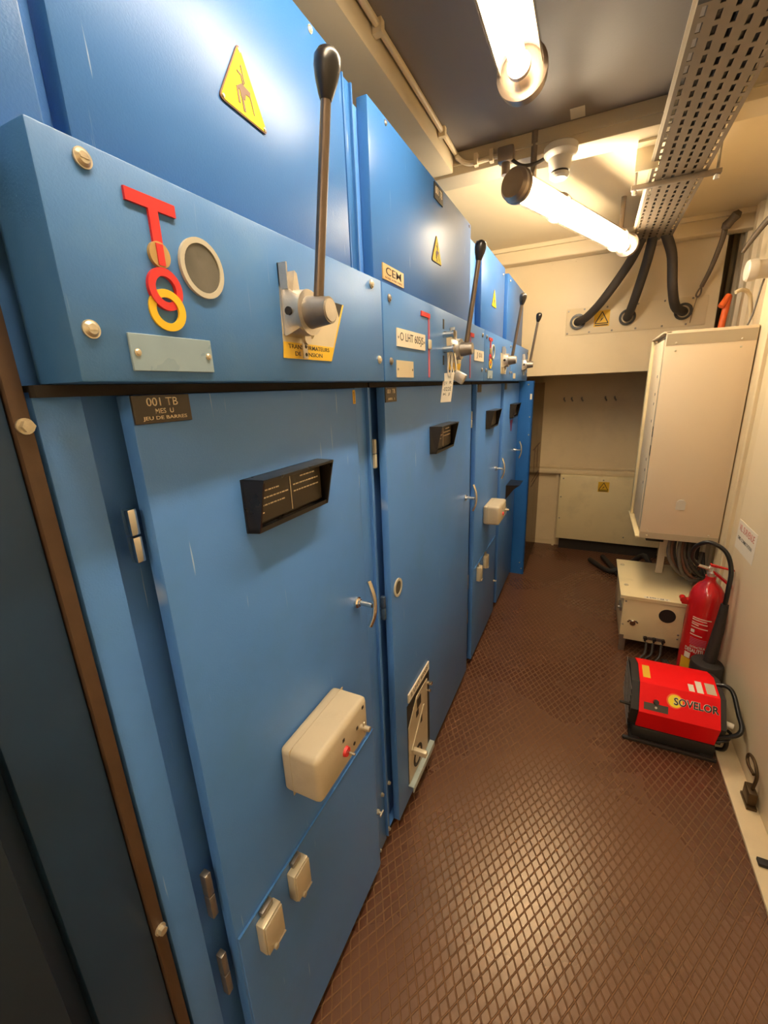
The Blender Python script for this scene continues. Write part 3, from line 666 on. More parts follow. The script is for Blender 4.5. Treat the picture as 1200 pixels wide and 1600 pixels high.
# ---- cell 3
t3, dr, upc, cp = cabinet(1.965, 2.655, 2.030, 2.625, 2.070, 2.615, 1.951, 2.635,
    'third blue cabinet of the row, pale relay box low on its door', 0.035)
for a, b in ((1.985, 1.700), (1.985, 1.562), (2.60, 1.700), (2.60, 1.562)): screw(CF, a, b, 0.0085, cp, STEEL)
em = obj('mimic_symbol', MB().fbox(CF, 2.030, 2.100, 1.690, 1.702, 0, 0.003).fbox(CF, 2.058, 2.070, 1.656, 1.690, 0, 0.003), RED, cp)
obj('indicator_disc', MB().fdisc(CF, 2.064, 1.6475, 0.0128, 0, 0.004), PALEYEL, em)
obj('red_ring', MB().fring(CF, 2.064, 1.6140, 0.0215, 0.0130, 0, 0.003), RED, em)
obj('yellow_ring', MB().fring(CF, 2.064, 1.5915, 0.0215, 0.0132, 0.0018, 0.0048, tilt=0.09), YEL, em)
obj('sight_glass', MB().fring(CF, 2.125, 1.646, 0.0325, 0.0265, 0, 0.004), GREEN_R, cp)
obj('label_cover', MB().fbox(CF, 2.015, 2.12, 1.528, 1.563, 0, 0.003), LABCOV, cp)
lp = obj('lever_plate', MB().fpoly(CF, [(2.33, 1.552), (2.47, 1.552), (2.52, 1.653), (2.31, 1.653)], 0, 0.0012), ALU, cp)
lever(CF, 2.385, 1.618, t3)
triangle_sign(DF, [(2.345, 1.953), (2.395, 1.872), (2.295, 1.872)], upc, False)
screw(DF, 2.56, 2.06, 0.008, upc, CHROME); screw(DF, 2.12, 2.085, 0.008, upc, CHROME)
p = obj('nameplate', MB().fbox(DF, 2.040, 2.110, 1.468, 1.5035, 0, 0.003), BAKE, dr)
label_holder(DF, 2.235, 2.455, 1.280, 1.372, dr, False)
door_handle(DF, 2.535, 1.020, dr)
terminal_box(DF, 2.225, 2.425, 0.765, 0.870, 0.090, dr)
obj('flap_edge', MB().box(-0.485, -0.481, 2.05, 2.60, 0.570, 0.574), BLUE_LT, dr)
socket_cover(DF, 2.110, 2.160, 0.475, 0.555, dr); socket_cover(DF, 2.270, 2.320, 0.485, 0.560, dr)
wing_lock(DF, 2.600, 0.262, dr)
hinge(left(-0.508), 1.985, 1.31, 1.385, t3, GREEN_R); hinge(left(-0.512), 1.992, 0.48, 0.56, t3, STEEL); hinge(left(-0.512), 1.992, 0.28, 0.36, t3, STEEL)
hexbolt(left(-0.505), 1.975, 0.05, 0.007, t3)

# ---- cell 4
t4, dr, upc, cp = cabinet(2.665, 3.345, 2.725, 3.330, 2.730, 3.330, 2.641, 3.330,
    'fourth and farthest blue cabinet, small black shelf halfway down its door', 0.035)
for a, b in ((2.66, 1.700), (2.66, 1.562), (3.29, 1.700), (3.29, 1.562)): screw(CF, a, b, 0.0085, cp, STEEL)
lever(CF, 3.09, 1.618, t4)
obj('blank_plate', MB().fbox(CF, 2.72, 2.80, 1.53, 1.56, 0, 0.002), ALU, cp)
screw(DF, 2.78, 2.07, 0.008, upc, CHROME); screw(DF, 3.30, 2.07, 0.008, upc, CHROME)
p = obj('nameplate', MB().fbox(DF, 2.735, 2.80, 1.468, 1.5035, 0, 0.003), BAKE, dr)
label_holder(DF, 2.95, 3.17, 1.280, 1.372, dr, False)
obj('magenta_sticker', MB().fpoly(DF, [(2.99, 1.265), (3.09, 1.265), (3.05, 1.19), (3.02, 1.19)], 0, 0.001), MAG, dr)
door_handle(DF, 3.21, 1.035, dr)
obj('document_shelf', MB().hexa([DF.p(*q) for q in ((2.93, 0.73, 0), (3.13, 0.73, 0), (3.13, 0.83, 0), (2.93, 0.83, 0), (2.95, 0.80, 0.05), (3.11, 0.80, 0.05), (3.11, 0.832, 0.09), (2.95, 0.832, 0.09))]), BLACK, dr)
hexbolt(left(-0.505), 2.675, 0.05, 0.007, t4)

# bright blue end post
t = thing('end_post', 'bright blue end plate closing the far end of the cabinet row', 'end panel', (-0.45, 3.36, 0.0))
obj('plate', MB().box(-0.62, -0.390, 3.350, 3.356, 0.0, 1.515, 0.001, 1).box(-0.394, -0.388, 3.350, 3.40, 0.0, 1.515), BLUE_BR, t)
obj('sticker', MB().fbox(far(3.350), -0.410, -0.396, 1.385, 1.425, 0, 0.001), PAPER, t)
for a, b in ((-0.425, 1.49), (-0.405, 1.26), (-0.405, 1.13), (-0.42, 0.10), (-0.405, 0.05)): screw(far(3.350), a, b, 0.005, t)

# padlock and tag on the second lever
pk = thing('padlock', 'small silver padlock hanging below the second cabinet lever', 'padlock', (-0.395, 1.41, 1.50))
mb = MB().tube([(-0.409, 1.402, 1.53), (-0.421, 1.402, 1.575), (-0.415, 1.402, 1.612), (-0.406, 1.402, 1.575), (-0.402, 1.402, 1.53)], 0.0035)
obj('shackle', mb, CHROME, pk)
Fp = Fr((-0.392, 1.405, 1.527), (0.85, 0, -0.5), (0.5, 0, 0.85))
obj('lock_body', MB().fbox(Fp, -0.018, 0.018, -0.016, 0.016, -0.008, 0.012, 0.002), CAST, pk)
tg = thing('key_tag', 'white handwritten plastic tag hanging from the second lever', 'tag', (-0.43, 1.385, 1.45))
Ft = Fr((-0.427, 1.385, 1.50), (0.98, 0, 0.05), (0.12, 0, 1))
obj('tag_plate', MB().fbox(Ft, -0.018, 0.018, -0.05, 0.042, 0, 0.002, 0.0008, 1), PAPER, tg)
text('lettering', 'J1 R', Ft, -0.012, 0.013, 0.004, 0.016, 0.002, INK, tg, 0.0002)
text('lettering', '-022E', Ft, -0.014, 0.014, -0.014, -0.002, 0.002, INK, tg, 0.0002)
text('lettering', 'K J', Ft, -0.011, 0.010, -0.030, -0.020, 0.002, INK, tg, 0.0002)
obj('cord', MB().tube([(-0.422, 1.382, 1.53), (-0.424, 1.380, 1.56), (-0.418, 1.383, 1.605), (-0.411, 1.383, 1.575), (-0.417, 1.382, 1.53)], 0.0025), WHITE, tg)

# ------------------------------------------------------------------ luminaires
def luminaire(p0, p1, label, straps=(0.2, 0.5, 0.85), rt=0.024, arc=(-5, 185), glow=1.0):
    p0, p1 = V(p0), V(p1); d = (p1 - p0).normalized(); L = (p1 - p0).length
    t = thing('tube_lamp', label, 'lamp', p0)
    side = d.cross(V((0, 0, 1))).normalized(); upv = V((0, 0, 1))
    obj('cover', MB().lathe(p0 + d * 0.03, d, [(0, 0.050), (L - 0.06, 0.050)], 40), HOUSE, t)
    g = obj('glowing_tube', MB().lathe(p0 + d * 0.09 - upv * 0.012, d, [(0, rt * 0.4), (0.004, rt), (L - 0.184, rt), (L - 0.18, rt * 0.4)], 24), {1.0: TUBE_E, 0.6: TUBE_W, 0.2: TUBE_FILL}[glow], t)
    for f_ in (0.078, L - 0.090): obj('lamp_holder', MB().lathe(p0 + d * f_ - upv * 0.012, d, [(0, 0.026), (0.012, 0.026)], 24), CAPM, t)
    # reflector: half shell above the tube
    mb = MB(); P = []; n = 14
    for s_ in (0.05, L - 0.05):
        for i in range(n + 1):
            a = math.radians(arc[0] + (arc[1] - arc[0]) * i / n)
            P.append(p0 + d * s_ + side * math.cos(a) * 0.047 + upv * (math.sin(a) * 0.045))
    mb.faces(P, [(i, i + 1, n + 2 + i, n + 1 + i) for i in range(n)])
    obj('reflector', mb, REFL, t)
    for s_, q in ((0, 1), (L, -1)):
        o = p0 + d * s_; dd = d * q
        obj('end_cap', MB().lathe(o, dd, [(0, 0.030), (0.0, 0.044), (0.006, 0.050), (0.012, 0.054), (0.030, 0.054), (0.034, 0.058), (0.044, 0.058), (0.046, 0.050)], 40), CAPM, t)
    for f in straps:
        o = p0 + d * (L * f)
        obj('clamp_ring', MB().lathe(o, d, [(0, 0.0505), (0, 0.0550), (0.007, 0.0550), (0.007, 0.0505)], 36), CAPM, t)
    for f in (0.12, 0.88):
        o = p0 + d * (L * f)
        obj('mount', MB().cyl(o + upv * 0.05, V((o.x, o.y, 2.40)), 0.012), CAPM, t)
    return t
luminaire((-0.214, 0.05, 2.20), (-0.214, 1.31, 2.20), 'lit tube lamp overhead, cut off by the top edge', (0.5,), 0.018)
luminaire((-0.330, 1.850, 2.20), (0.112, 2.975, 2.20), 'lit tube lamp running diagonally beyond the ceiling beam', (0.30, 0.85), 0.032, (40, 140), 0.6)
luminaire((-0.15, -2.1, 2.20), (-0.15, -0.84, 2.20), 'added fill tube lamp on the ceiling behind the viewer', (0.5,), 0.024, (0, 180), 0.2)  # unseen lamp, added to fill the right wall and low areas

# wiring on ceiling
mb = MB().tube([(-0.575, -1.0, 2.388), (-0.575, 0.5, 2.388), (-0.575, 1.90, 2.388), (-0.565, 1.955, 2.37), (-0.52, 1.968, 2.345), (-0.42, 1.968, 2.345), (-0.38, 1.95, 2.33)], 0.009, 10, 8)
cw = tag(obj('ceiling_conduit', mb, CREAM), 'cream painted conduit along ceiling above the blue cabinets', 'conduit')
for y_ in (0.6, 1.25, 1.78): obj('clip', MB().box(-0.588, -0.562, y_, y_ + 0.02, 2.37, 2.4), CREAM, cw)
for x_ in (-0.50, -0.44): obj('clip', MB().box(x_, x_ + 0.014, 1.955, 1.98, 2.33, 2.37), CREAM, cw)
tag(obj('junction_gland', MB().box(-0.405, -0.345, 1.935, 1.98, 2.31, 2.36, 0.006).cyl((-0.375, 1.955, 2.31), (-0.375, 1.955, 2.27), 0.016), CAPM), 'small cable gland on beam above the diagonal lamp end', 'cable gland')
tag(obj('lamp_lead', MB().tube([(-0.37, 1.95, 2.33), (-0.32, 1.95, 2.29), (-0.27, 1.955, 2.285), (-0.22, 1.96, 2.30)], 0.006), CABLE), 'short black lead drooping beside the smoke detector', 'cable')
det = thing('smoke_detector', 'white round smoke detector hanging under the ceiling beam', 'smoke detector', (-0.18, 1.95, 2.20))
obj('base', MB().lathe((-0.18, 1.95, 2.32), (0, 0, -1), [(0, 0.050), (0.006, 0.058), (0.026, 0.058), (0.036, 0.050), (0.042, 0.040)], 36), WHITE, det)
obj('head', MB().lathe((-0.18, 1.95, 2.279), (0, 0, -1), [(0, 0.041), (0.035, 0.036), (0.040, 0.034)], 36), WHITE, det)
obj('sensor_ring', MB().lathe((-0.18, 1.95, 2.238), (0, 0, -1), [(0, 0.031), (0.006, 0.031), (0.006, 0.029)], 36), GAP, det)
obj('sensor_cap', MB().lathe((-0.18, 1.95, 2.232), (0, 0, -1), [(0, 0.034), (0.010, 0.033), (0.016, 0.026)], 36), WHITE, det)
tag(obj('ceiling_sticker', MB().box(-0.155, -0.108, 1.905, 1.972, 2.398, 2.3995), PAPER), 'small pale sticker on the ceiling before the beam', 'sticker')

# ------------------------------------------------------------------ cable tray
t = thing('cable_tray', 'perforated metal cable tray under the ceiling on the right', 'cable tray', (0.23, 1.1, 2.26))
X0, X1, YA, YB = 0.130, 0.324, -1.0, 3.19
mb = MB(); rows = 6; pitch = 0.050; sw = 0.0105; sl = 0.033
xs = [X0 + (X1 - X0) * (k + 0.5) / rows for k in range(rows)]
edges = [X0] + [v for x in xs for v in (x - sw / 2, x + sw / 2)] + [X1]
for k in range(0, len(edges), 2): mb.box(edges[k], edges[k + 1], YA, YB, 2.260, 2.2618)
ny = int((YB - YA) / pitch)
for k, x in enumerate(xs):
    for j in range(ny + 1):
        y_ = YA + j * pitch + (0.5 * pitch if k % 2 else 0)
        mb.box(x - sw / 2, x + sw / 2, y_, min(y_ + pitch - sl, YB), 2.260, 2.2618)
obj('perforated_base', mb, TRAYM, t, smooth=False)
obj('side_flange', MB().box(X0 - 0.002, X0, YA, YB, 2.260, 2.283).box(X0 - 0.010, X0 - 0.002, YA, YB, 2.262, 2.266), TRAYE, t)
obj('side_flange', MB().box(X1, X1 + 0.002, YA, YB, 2.260, 2.283), TRAYM, t)
obj('splice_strap', MB().box(X0, X1, 1.33, 1.35, 2.256, 2.2598), BLACKM, t)
def hanger(y_, first):
    h = thing('tray_hanger', 'flat bar trapeze hanger on threaded rods %s' % first, 'bracket', (0.22, y_, 2.23), None)
    obj('cross_bar', MB().box(0.070, 0.372, y_ - 0.012, y_ + 0.012, 2.243, 2.2590, 0.002), TRAYM, h)
    for x in (0.084, 0.358):
        obj('threaded_rod', MB().cyl((x, y_, 2.232), (x, y_, 2.40), 0.005), STEEL, h)
        obj('nut', MB().lathe((x, y_, 2.227), (0, 0, 1), [(0, 0.010), (0.012, 0.010)], 6), CAST, h)
hanger(2.30, 'carrying the tray just beyond the ceiling beam')
tag(obj('beam_bracket', MB().box(0.070, 0.145, 2.104, 2.112, 2.24, 2.32, 0.002).box(0.070, 0.145, 2.06, 2.112, 2.312, 2.32), CREAM_DK), 'small cream bracket on the beam left of the tray', 'bracket')
# power cables in the tray and down to the bulkhead
ends = [(0.181, 0.0), (0.235, 0.0), (0.289, 0.0)]
labels = ['leftmost thick black cable curving from tray into the bulkhead', 'middle thick black cable dropping from tray into the bulkhead', 'rightmost thick black cable hooking from tray into the bulkhead']
for (x, _), (hx, hz_), lb, k in zip(ends, HO, labels, range(3)):
    if k == 0: mid = [(0.13, 3.24, 2.17), (0.01, 3.33, 2.00), (-0.08, 3.42, 1.915)]
    elif k == 1: mid = [(0.222, 3.24, 2.16), (0.19, 3.33, 1.995), (0.170, 3.43, 1.91)]
    else: mid = [(0.345, 3.23, 2.18), (0.375, 3.28, 2.02), (0.415, 3.37, 1.92)]
    pts = [(x, -0.6, 2.29), (x, 1.6, 2.29), (x, 2.9, 2.29), (x, 3.12, 2.285)] + mid + [(hx, 3.495, hz_), (hx, 3.56, hz_)]
    tag(obj('power_cable', MB().tube(pts, 0.0265, 16, 8), CABLE), lb, 'cable', 'three black cables in the tray')

# ------------------------------------------------------------------ right wall furniture
t = thing('equipment_cabinet', 'tall beige-grey equipment cabinet mounted on the right wall', 'cabinet', (0.47, 2.86, 0.65))
bx0, bx1, by0, by1, bz0, bz1 = 0.300, 0.655, 2.60, 3.12, 0.655, 1.715
mb = MB().box(bx0, bx1, by0, by0 + 0.006, bz0, bz1, 0.002)
obj('side_panel', mb, BOXC, t, 'plain beige side panel facing the viewer')
obj('frame', MB().box(bx0 + 0.022, bx1, by0 + 0.006, by1, bz0 + 0.01, bz0 + 0.02).box(bx0 + 0.022, bx1, by0 + 0.006, by1, bz1 - 0.016, bz1 - 0.004)
    .box(bx1 - 0.012, bx1, by0 + 0.006, by1, bz0 + 0.01, bz1).box(bx0 + 0.022, bx1, by1 - 0.006, by1, bz0 + 0.01, bz1 - 0.004), BOXC, t)
obj('band', MB().fbox(far(by0), bx0 + 0.004, bx1 - 0.002, bz1 - 0.065, bz1 - 0.012, 0, 0.0015), BOXB, t)
obj('band', MB().fbox(far(by0), bx0 + 0.004, bx1 - 0.002, bz0 + 0.002, bz0 + 0.036, 0, 0.0015), BOXB, t)
dr = obj('front_panel', MB().box(bx0 + 0.002, bx0 + 0.022, by0 + 0.10, by1 - 0.004, bz0 + 0.03, bz1 - 0.03, 0.002), BOXC, t)
obj('front_lip', MB().box(bx0 - 0.012, bx0 + 0.004, by1 - 0.06, by1, bz0 + 0.01, bz1 - 0.01, 0.002), TRAFO, t)
obj('rail', MB().box(bx0 + 0.006, bx0 + 0.020, by0 + 0.006, by0 + 0.10, bz0 + 0.03, bz1 - 0.03), BOXB, t)
obj('top_lip', MB().box(bx0 - 0.012, bx0 + 0.022, by0, by1, bz1 - 0.008, bz1, 0.001), BOXC, t)
obj('bottom_lip', MB().box(bx0 - 0.018, bx0 + 0.022, by0, by1, bz0, bz0 + 0.010, 0.001), TRAFO, t)
mb = MB()
for z_ in (0.93, 1.00, 1.06, 1.27, 1.36, 1.41, 1.50): mb.fbox(right(bx0 + 0.002), -(by0 + 0.16), -(by0 + 0.145), z_, z_ + 0.014, 0, 0.001)
for z_ in (1.10, 1.20): mb.fbox(right(bx0 + 0.006), -(by0 + 0.09), -(by0 + 0.03), z_, z_ + 0.055, 0, 0.001)
obj('louvre_hole', mb, INK, dr)
for a, b in ((0.345, 1.66), (0.600, 1.66), (0.345, 1.625), (0.600, 1.625), (0.335, 0.673), (0.335, 0.70), (0.61, 0.70)): screw(far(by0), a, b, 0.005, t, ALU, 0.0015)
obj('latch_plate', MB().fpoly(far(by0), [(0.448, 0.83), (0.488, 0.83), (0.488, 0.872), (0.478, 0.884), (0.458, 0.884), (0.448, 0.872)], 0, 0.008), WHITE, t)
obj('cable_gland', MB().box(0.36, 0.45, 2.80, 2.88, 0.575, 0.664, 0.004), BLACKM, t)
obj('wall_bracket', MB().box(0.44, 0.475, 2.85, 2.87, 0.36, 0.664), BOXC, t)

# cable bundle under the equipment cabinet
random.seed(5)
mats = [CABLE_GR, CABLE_BR, CABLE, CABLE_GR, CABLE_BR, CABLE_GR, CABLE]
for k in range(7):
    x = 0.49 + 0.016 * k; dz = 0.012 * abs(k - 3); yy = 2.68 + 0.02 * (k % 3)
    pts = [(x - 0.02, yy + 0.04, 0.668), (x - 0.030, yy, 0.56), (x + 0.0, yy - 0.01, 0.45 + dz), (x + 0.06, yy + 0.01, 0.395 + dz + 0.008 * (k % 2)), (min(x + 0.12, 0.645), yy + 0.06, 0.43 + dz), (0.645, yy + 0.12, 0.50 + dz)]
    tag(obj('looped_cable', MB().tube(pts, 0.0095, 10), mats[k]), 'cable in the loop hanging under the wall cabinet', 'cable', 'cables looped under the wall cabinet')
tag(obj('black_connector', MB().box(0.56, 0.62, 2.76, 2.84, 0.50, 0.62, 0.006), BLACKM), 'black connector block behind the extinguisher valve', 'connector')

# paper sign on right wall
t = thing('wall_notice', 'cream paper notice with red writing on right wall', 'notice', (0.66, 2.26, 0.72))
F = right(0.66)
obj('sheet', MB().fpoly(F, [(-2.365, 0.735), (-2.12, 0.735), (-2.12, 0.868), (-2.365, 0.868)], 0, 0.0012), PAPER, t)
text('lettering', 'VIL SURVENUE', F, -2.345, -2.145, 0.822, 0.852, 0.0012, REDINK, t, 0.0003)
text('lettering', 'OMD COMMUTATION', F, -2.345, -2.155, 0.782, 0.798, 0.0012, INK, t, 0.0003)

# bulkhead cylinder (white) on far right wall
t = thing('wall_fitting', 'white cylindrical fitting sticking out of right wall, upper right', 'wall fitting', (0.68, 2.75, 1.92))
obj('barrel', MB().lathe((0.775, 2.75, 1.967), (-1, 0, 0), [(0, 0.040), (0.13, 0.040), (0.135, 0.043)], 32), WHITE, t)
obj('end_ring', MB().lathe((0.640, 2.75, 1.967), (-1, 0, 0), [(0, 0.046), (0.012, 0.048), (0.034, 0.046), (0.040, 0.040), (0.040, 0.0)], 32), WHITE, t)
obj('lead', MB().tube([(0.675, 2.75, 1.925), (0.668, 2.75, 1.88), (0.655, 2.74, 1.78), (0.640, 2.74, 1.72)], 0.004), CABLE_GR, t)
tag(obj('curved_rod', MB().tube([(0.735, 3.1, 1.80), (0.70, 3.05, 1.90), (0.66, 3.02, 1.925), (0.63, 3.01, 1.915)], 0.010), CREAM_DK), 'bent cream rod on the corrugated wall beside the orange lever', 'rod')
tag(obj('orange_lever', MB().tube([(0.648, 3.32, 1.60), (0.654, 3.32, 1.78), (0.664, 3.31, 1.940)], 0.017, 14).tube([(0.664, 3.31, 1.945), (0.630, 3.29, 1.885)], 0.017, 14, smooth=False).tube([(0.648, 3.32, 1.61), (0.74, 3.32, 1.61)], 0.015, 14, smooth=False), ORANGE), 'orange hook-shaped lever standing in the dark gap above the cabinet', 'lever')

# hanging straps
t = thing('earthing_strap', 'braided strap with end loop hanging before the bulkhead', 'strap', (0.56, 3.39, 1.98))
obj('braid', MB().tube([(0.605, 3.37, 2.33), (0.600, 3.38, 2.25), (0.575, 3.42, 2.12), (0.548, 3.46, 2.03)], [0.016, 0.012], 10), STRAP, t)
obj('loop', MB().tube([(0.548, 3.46, 2.035), (0.535, 3.465, 2.01), (0.528, 3.47, 1.985), (0.540, 3.47, 1.975), (0.550, 3.465, 1.995), (0.548, 3.46, 2.03)], 0.005), STRAP, t)
obj('knot', MB().lathe((0.590, 3.35, 2.30), (0.6, -0.3, 0.7), [(0, 0.012), (0.02, 0.026), (0.05, 0.022), (0.08, 0.026), (0.10, 0.012)], 14), STRAP, t)
obj('wire', MB().tube([(0.536, 3.47, 1.98), (0.525, 3.48, 1.90), (0.52, 3.49, 1.83)], 0.002, 6), STRAP, t)
t = thing('earthing_strap', 'short twisted strap fixed at the top of the corrugated wall', 'strap', (0.66, 3.0, 2.10))
obj('braid', MB().tube([(0.73, 2.94, 2.25), (0.70, 2.98, 2.22), (0.665, 3.03, 2.16), (0.640, 3.06, 2.11)], [0.018, 0.010], 10), STRAP, t)
obj('clamp', MB().tube([(0.70, 2.95, 2.25), (0.725, 2.92, 2.27), (0.735, 2.95, 2.24), (0.71, 2.97, 2.225)], 0.009), STRAP, t)

# hook by the floor, right
t = thing('tie_down_hook', 'bronzed curled hook low on the right wall by the floor', 'hook', (0.63, 1.58, 0.012))
obj('hook', MB().tube([(0.638, 1.625, 0.125), (0.636, 1.675, 0.122), (0.636, 1.695, 0.140), (0.636, 1.675, 0.165), (0.637, 1.63, 0.168), (0.638, 1.60, 0.140), (0.638, 1.605, 0.095), (0.638, 1.612, 0.070)], 0.0055, 10), RUSTY, t)
obj('tension_block', MB().box(0.624, 0.650, 1.585, 1.642, 0.022, 0.074, 0.003).box(0.622, 0.652, 1.575, 1.648, 0.012, 0.022), RUSTY, t)
tag(obj('dark_bracket', MB().box(0.60, 0.655, 1.36, 1.385, 0.012, 0.024, 0.002), BLACKM), 'small black clip on the cream ledge at right edge', 'clip')

# ------------------------------------------------------------------ transformer box
t = thing('transformer_box', 'squat cream steel transformer box on floor under the wall cabinet', 'transformer', (0.42, 2.76, 0.0))
tx0, tx1, ty0, ty1 = 0.252, 0.600, 2.485, 3.02
obj('case', MB().box(tx0 + 0.004, tx1, ty0, ty1, 0.080, 0.345, 0.003), TRAFO, t)
lid = obj('lid', MB().box(tx0 - 0.014, tx1 + 0.004, ty0 - 0.010, ty1 + 0.006, 0.345, 0.353, 0.002).box(tx0 - 0.014, tx1 + 0.004, ty0 - 0.010, ty0 - 0.007, 0.334, 0.345), TRAFO, t)
F = far(ty0)
p = obj('label_strip', MB().fbox(up(0.353), 0.350, 0.470, ty0 - 0.006, ty0 + 0.016, 0, 0.001), PAPER, lid)
text('lettering', '4 690 / 48 V', up(0.353), 0.360, 0.462, ty0 - 0.002, ty0 + 0.012, 0.001, INK, p, 0.0003)
for a, b in ((0.272, 2.62), (0.268, 2.93)):
    obj('lid_fastener', MB().fdisc(up(0.353), a, b, 0.012, 0, 0.004).fbox(up(0.353), a - 0.009, a + 0.009, b - 0.002, b + 0.002, 0.004, 0.006), ALU, lid)
obj('cable_hole', MB().fdisc(F, 0.468, 0.262, 0.036, 0.0, 0.0012, seg=40), INK, t)
obj('hole_rim', MB().fring(F, 0.468, 0.262, 0.039, 0.036, 0.0, 0.003), BLACKM, t)
obj('outlet', MB().fdisc(F, 0.312, 0.190, 0.014, 0, 0.012).fbox(F, 0.290, 0.334, 0.198, 0.206, 0, 0.006).fdisc(F, 0.29, 0.198, 0.005, 0.006, 0.01).fdisc(F, 0.334, 0.198, 0.005, 0.006, 0.01), CHROME, t)
tb = obj('terminal_strip', MB().fbox(F, 0.372, 0.474, 0.104, 0.120, 0, 0.008), STEEL, t)
for a in (0.382, 0.424, 0.466):
    obj('terminal', MB().fdisc(F, a, 0.116, 0.009, 0.008, 0.024, seg=12).fdisc(F, a, 0.096, 0.005, 0.0, 0.012, seg=12), BLACKM, tb)
for a, b in ((0.268, 0.315), (0.530, 0.160), (0.530, 0.135), (0.266, 0.17)): screw(F, a, b, 0.005, t, STEEL)
for x, y_ in ((tx0 + 0.008, ty0 + 0.004), (tx1 - 0.035, ty0 + 0.004), (tx0 + 0.008, ty1 - 0.035), (tx1 - 0.035, ty1 - 0.035)):
    obj('foot', MB().box(x, x + 0.030, y_, y_ + 0.030, 0.0, 0.095, 0.001), STEEL, t)
obj('corner_plate', MB().fbox(F, tx0 + 0.002, tx0 + 0.026, 0.082, 0.105, 0, 0.002), STEEL, t)
obj('side_catch', MB().fbox(right(tx0 + 0.004), -(ty0 + 0.11), -(ty0 + 0.02), 0.24, 0.262, 0, 0.012).fdisc(right(tx0 + 0.004), -(ty0 + 0.05), 0.25, 0.008, 0.012, 0.02), STEEL, t)
for k, (a, b_) in enumerate(((0.0, 0.0), (0.03, 0.02), (0.07, -0.01))):
    tag(obj('floor_lead', MB().tube([(0.39 + a, 2.47, 0.092), (0.385 + a, 2.44, 0.04), (0.36 + a, 2.40 + b_, 0.010), (0.42 + a, 2.33 + b_, 0.009), (0.49 + a * 0.3, 2.36, 0.009), (0.47 + a * 0.3, 2.46, 0.009)], 0.0065, 8), CABLE), 'thin black lead curled on the floor under the transformer box', 'cable', 'leads below the transformer box')
tag(obj('black_hose', MB().tube([(0.10, 3.80, 0.025), (0.25, 3.60, 0.025), (0.38, 3.62, 0.10), (0.46, 3.50, 0.22), (0.50, 3.3, 0.12), (0.44, 3.18, 0.025), (0.20, 3.9, 0.028)], 0.020, 10), BLACKM), 'tangled black hose on the floor behind the transformer box', 'hose')

# ------------------------------------------------------------------ fire extinguisher
ex, ey = 0.582, 2.32
t = thing('fire_extinguisher', 'red fire extinguisher with black hose standing against right wall', 'fire extinguisher', (ex, ey, 0.0))
cy = obj('cylinder', MB().lathe((ex, ey, 0.0), (0, 0, 1), [(0, 0.062), (0.01, 0.072), (0.03, 0.0735), (0.46, 0.0735), (0.49, 0.070), (0.52, 0.060), (0.545, 0.044), (0.560, 0.028), (0.572, 0.022), (0.590, 0.022)], 48), REDP, t)
def wrap_patch(name, a0, a1, z0, z1, mt, parent, r=0.0738, slant=0.0):
    mb = MB(); n = 12; P = []
    for i in range(n + 1):
        f = i / n; a = a0 + (a1 - a0) * f
        for z in (z0 + slant * f, z1 + slant * f):
            for rr in (r - 0.0004, r + 0.0006):
                P.append(V((ex + rr * math.cos(a), ey + rr * math.sin(a), z)))
    fs = []
    for i in range(n):
        b0, b1 = 4 * i, 4 * i + 4
        for q in ((0, 1), (1, 3), (3, 2), (2, 0)): fs.append((b0 + q[0], b0 + q[1], b1 + q[1], b1 + q[0]))
    fs += [(0, 1, 3, 2), (4 * n, 4 * n + 1, 4 * n + 3, 4 * n + 2)]
    mb.faces(P, fs); return obj(name, mb, mt, parent)
rad = math.radians
# facing direction towards viewer: -y and -x
mb_angles = (rad(215), rad(280))
for k, (z, l0, l1) in enumerate(((0.390, 0, 0.9), (0.380, 0, 0.7), (0.365, 0, 0.75), (0.356, 0, 0.35), (0.341, 0, 0.8), (0.300, 0.0, 0.6))):
    a0 = rad(225); a1 = rad(225 + 65 * l1); wrap_patch('printed_line', a0, a1, z, z + 0.004, PAPER, cy, slant=-0.004)
for k in range(5): wrap_patch('printed_line', rad(228), rad(280), 0.282 - k * 0.008, 0.285 - k * 0.008, PINK, cy, slant=-0.004)
wrap_patch('printed_symbol', rad(226), rad(238), 0.312, 0.328, PAPER, cy)
# maker's name bent round the cylinder
def wrap_text(s, a0, a1, z0, z1, mt, parent, r=0.0742):
    cu = bpy.data.curves.new('lettering', 'FONT'); cu.body = s; cu.resolution_u = 3; cu.offset = 0.03
    to = bpy.data.objects.new('lettering', cu); C.objects.link(to)
    me0 = bpy.data.meshes.new_from_object(to.evaluated_get(bpy.context.evaluated_depsgraph_get()))
    bm = bmesh.new(); bm.from_mesh(me0)
    bpy.data.objects.remove(to); bpy.data.curves.remove(cu); bpy.data.meshes.remove(me0)
    X = [v.co.x for v in bm.verts]; Y = [v.co.y for v in bm.verts]; x0, x1, y0, y1 = min(X), max(X), min(Y), max(Y)
    for v in bm.verts:
        a = a0 + (v.co.x - x0) / (x1 - x0) * (a1 - a0); z = z0 + (v.co.y - y0) / (y1 - y0) * (z1 - z0)
        v.co = V((ex + r * math.cos(a), ey + r * math.sin(a), z))
    mb = MB(); mb.bm.free(); mb.bm = bm
    return obj('lettering', mb, mt, parent, smooth=False)
wrap_text('DESAUTEL', rad(216), rad(280), 0.205, 0.227, WHITE, cy)
wrap_text('EXTINCTEUR', rad(232), rad(280), 0.231, 0.243, WHITE, cy)
wrap_patch('white_tag', rad(218), rad(238), 0.168, 0.198, PAPER, cy, 0.0745)
wrap_patch('yellow_tag', rad(208), rad(262), 0.095, 0.165, YLAB, cy, 0.0755)
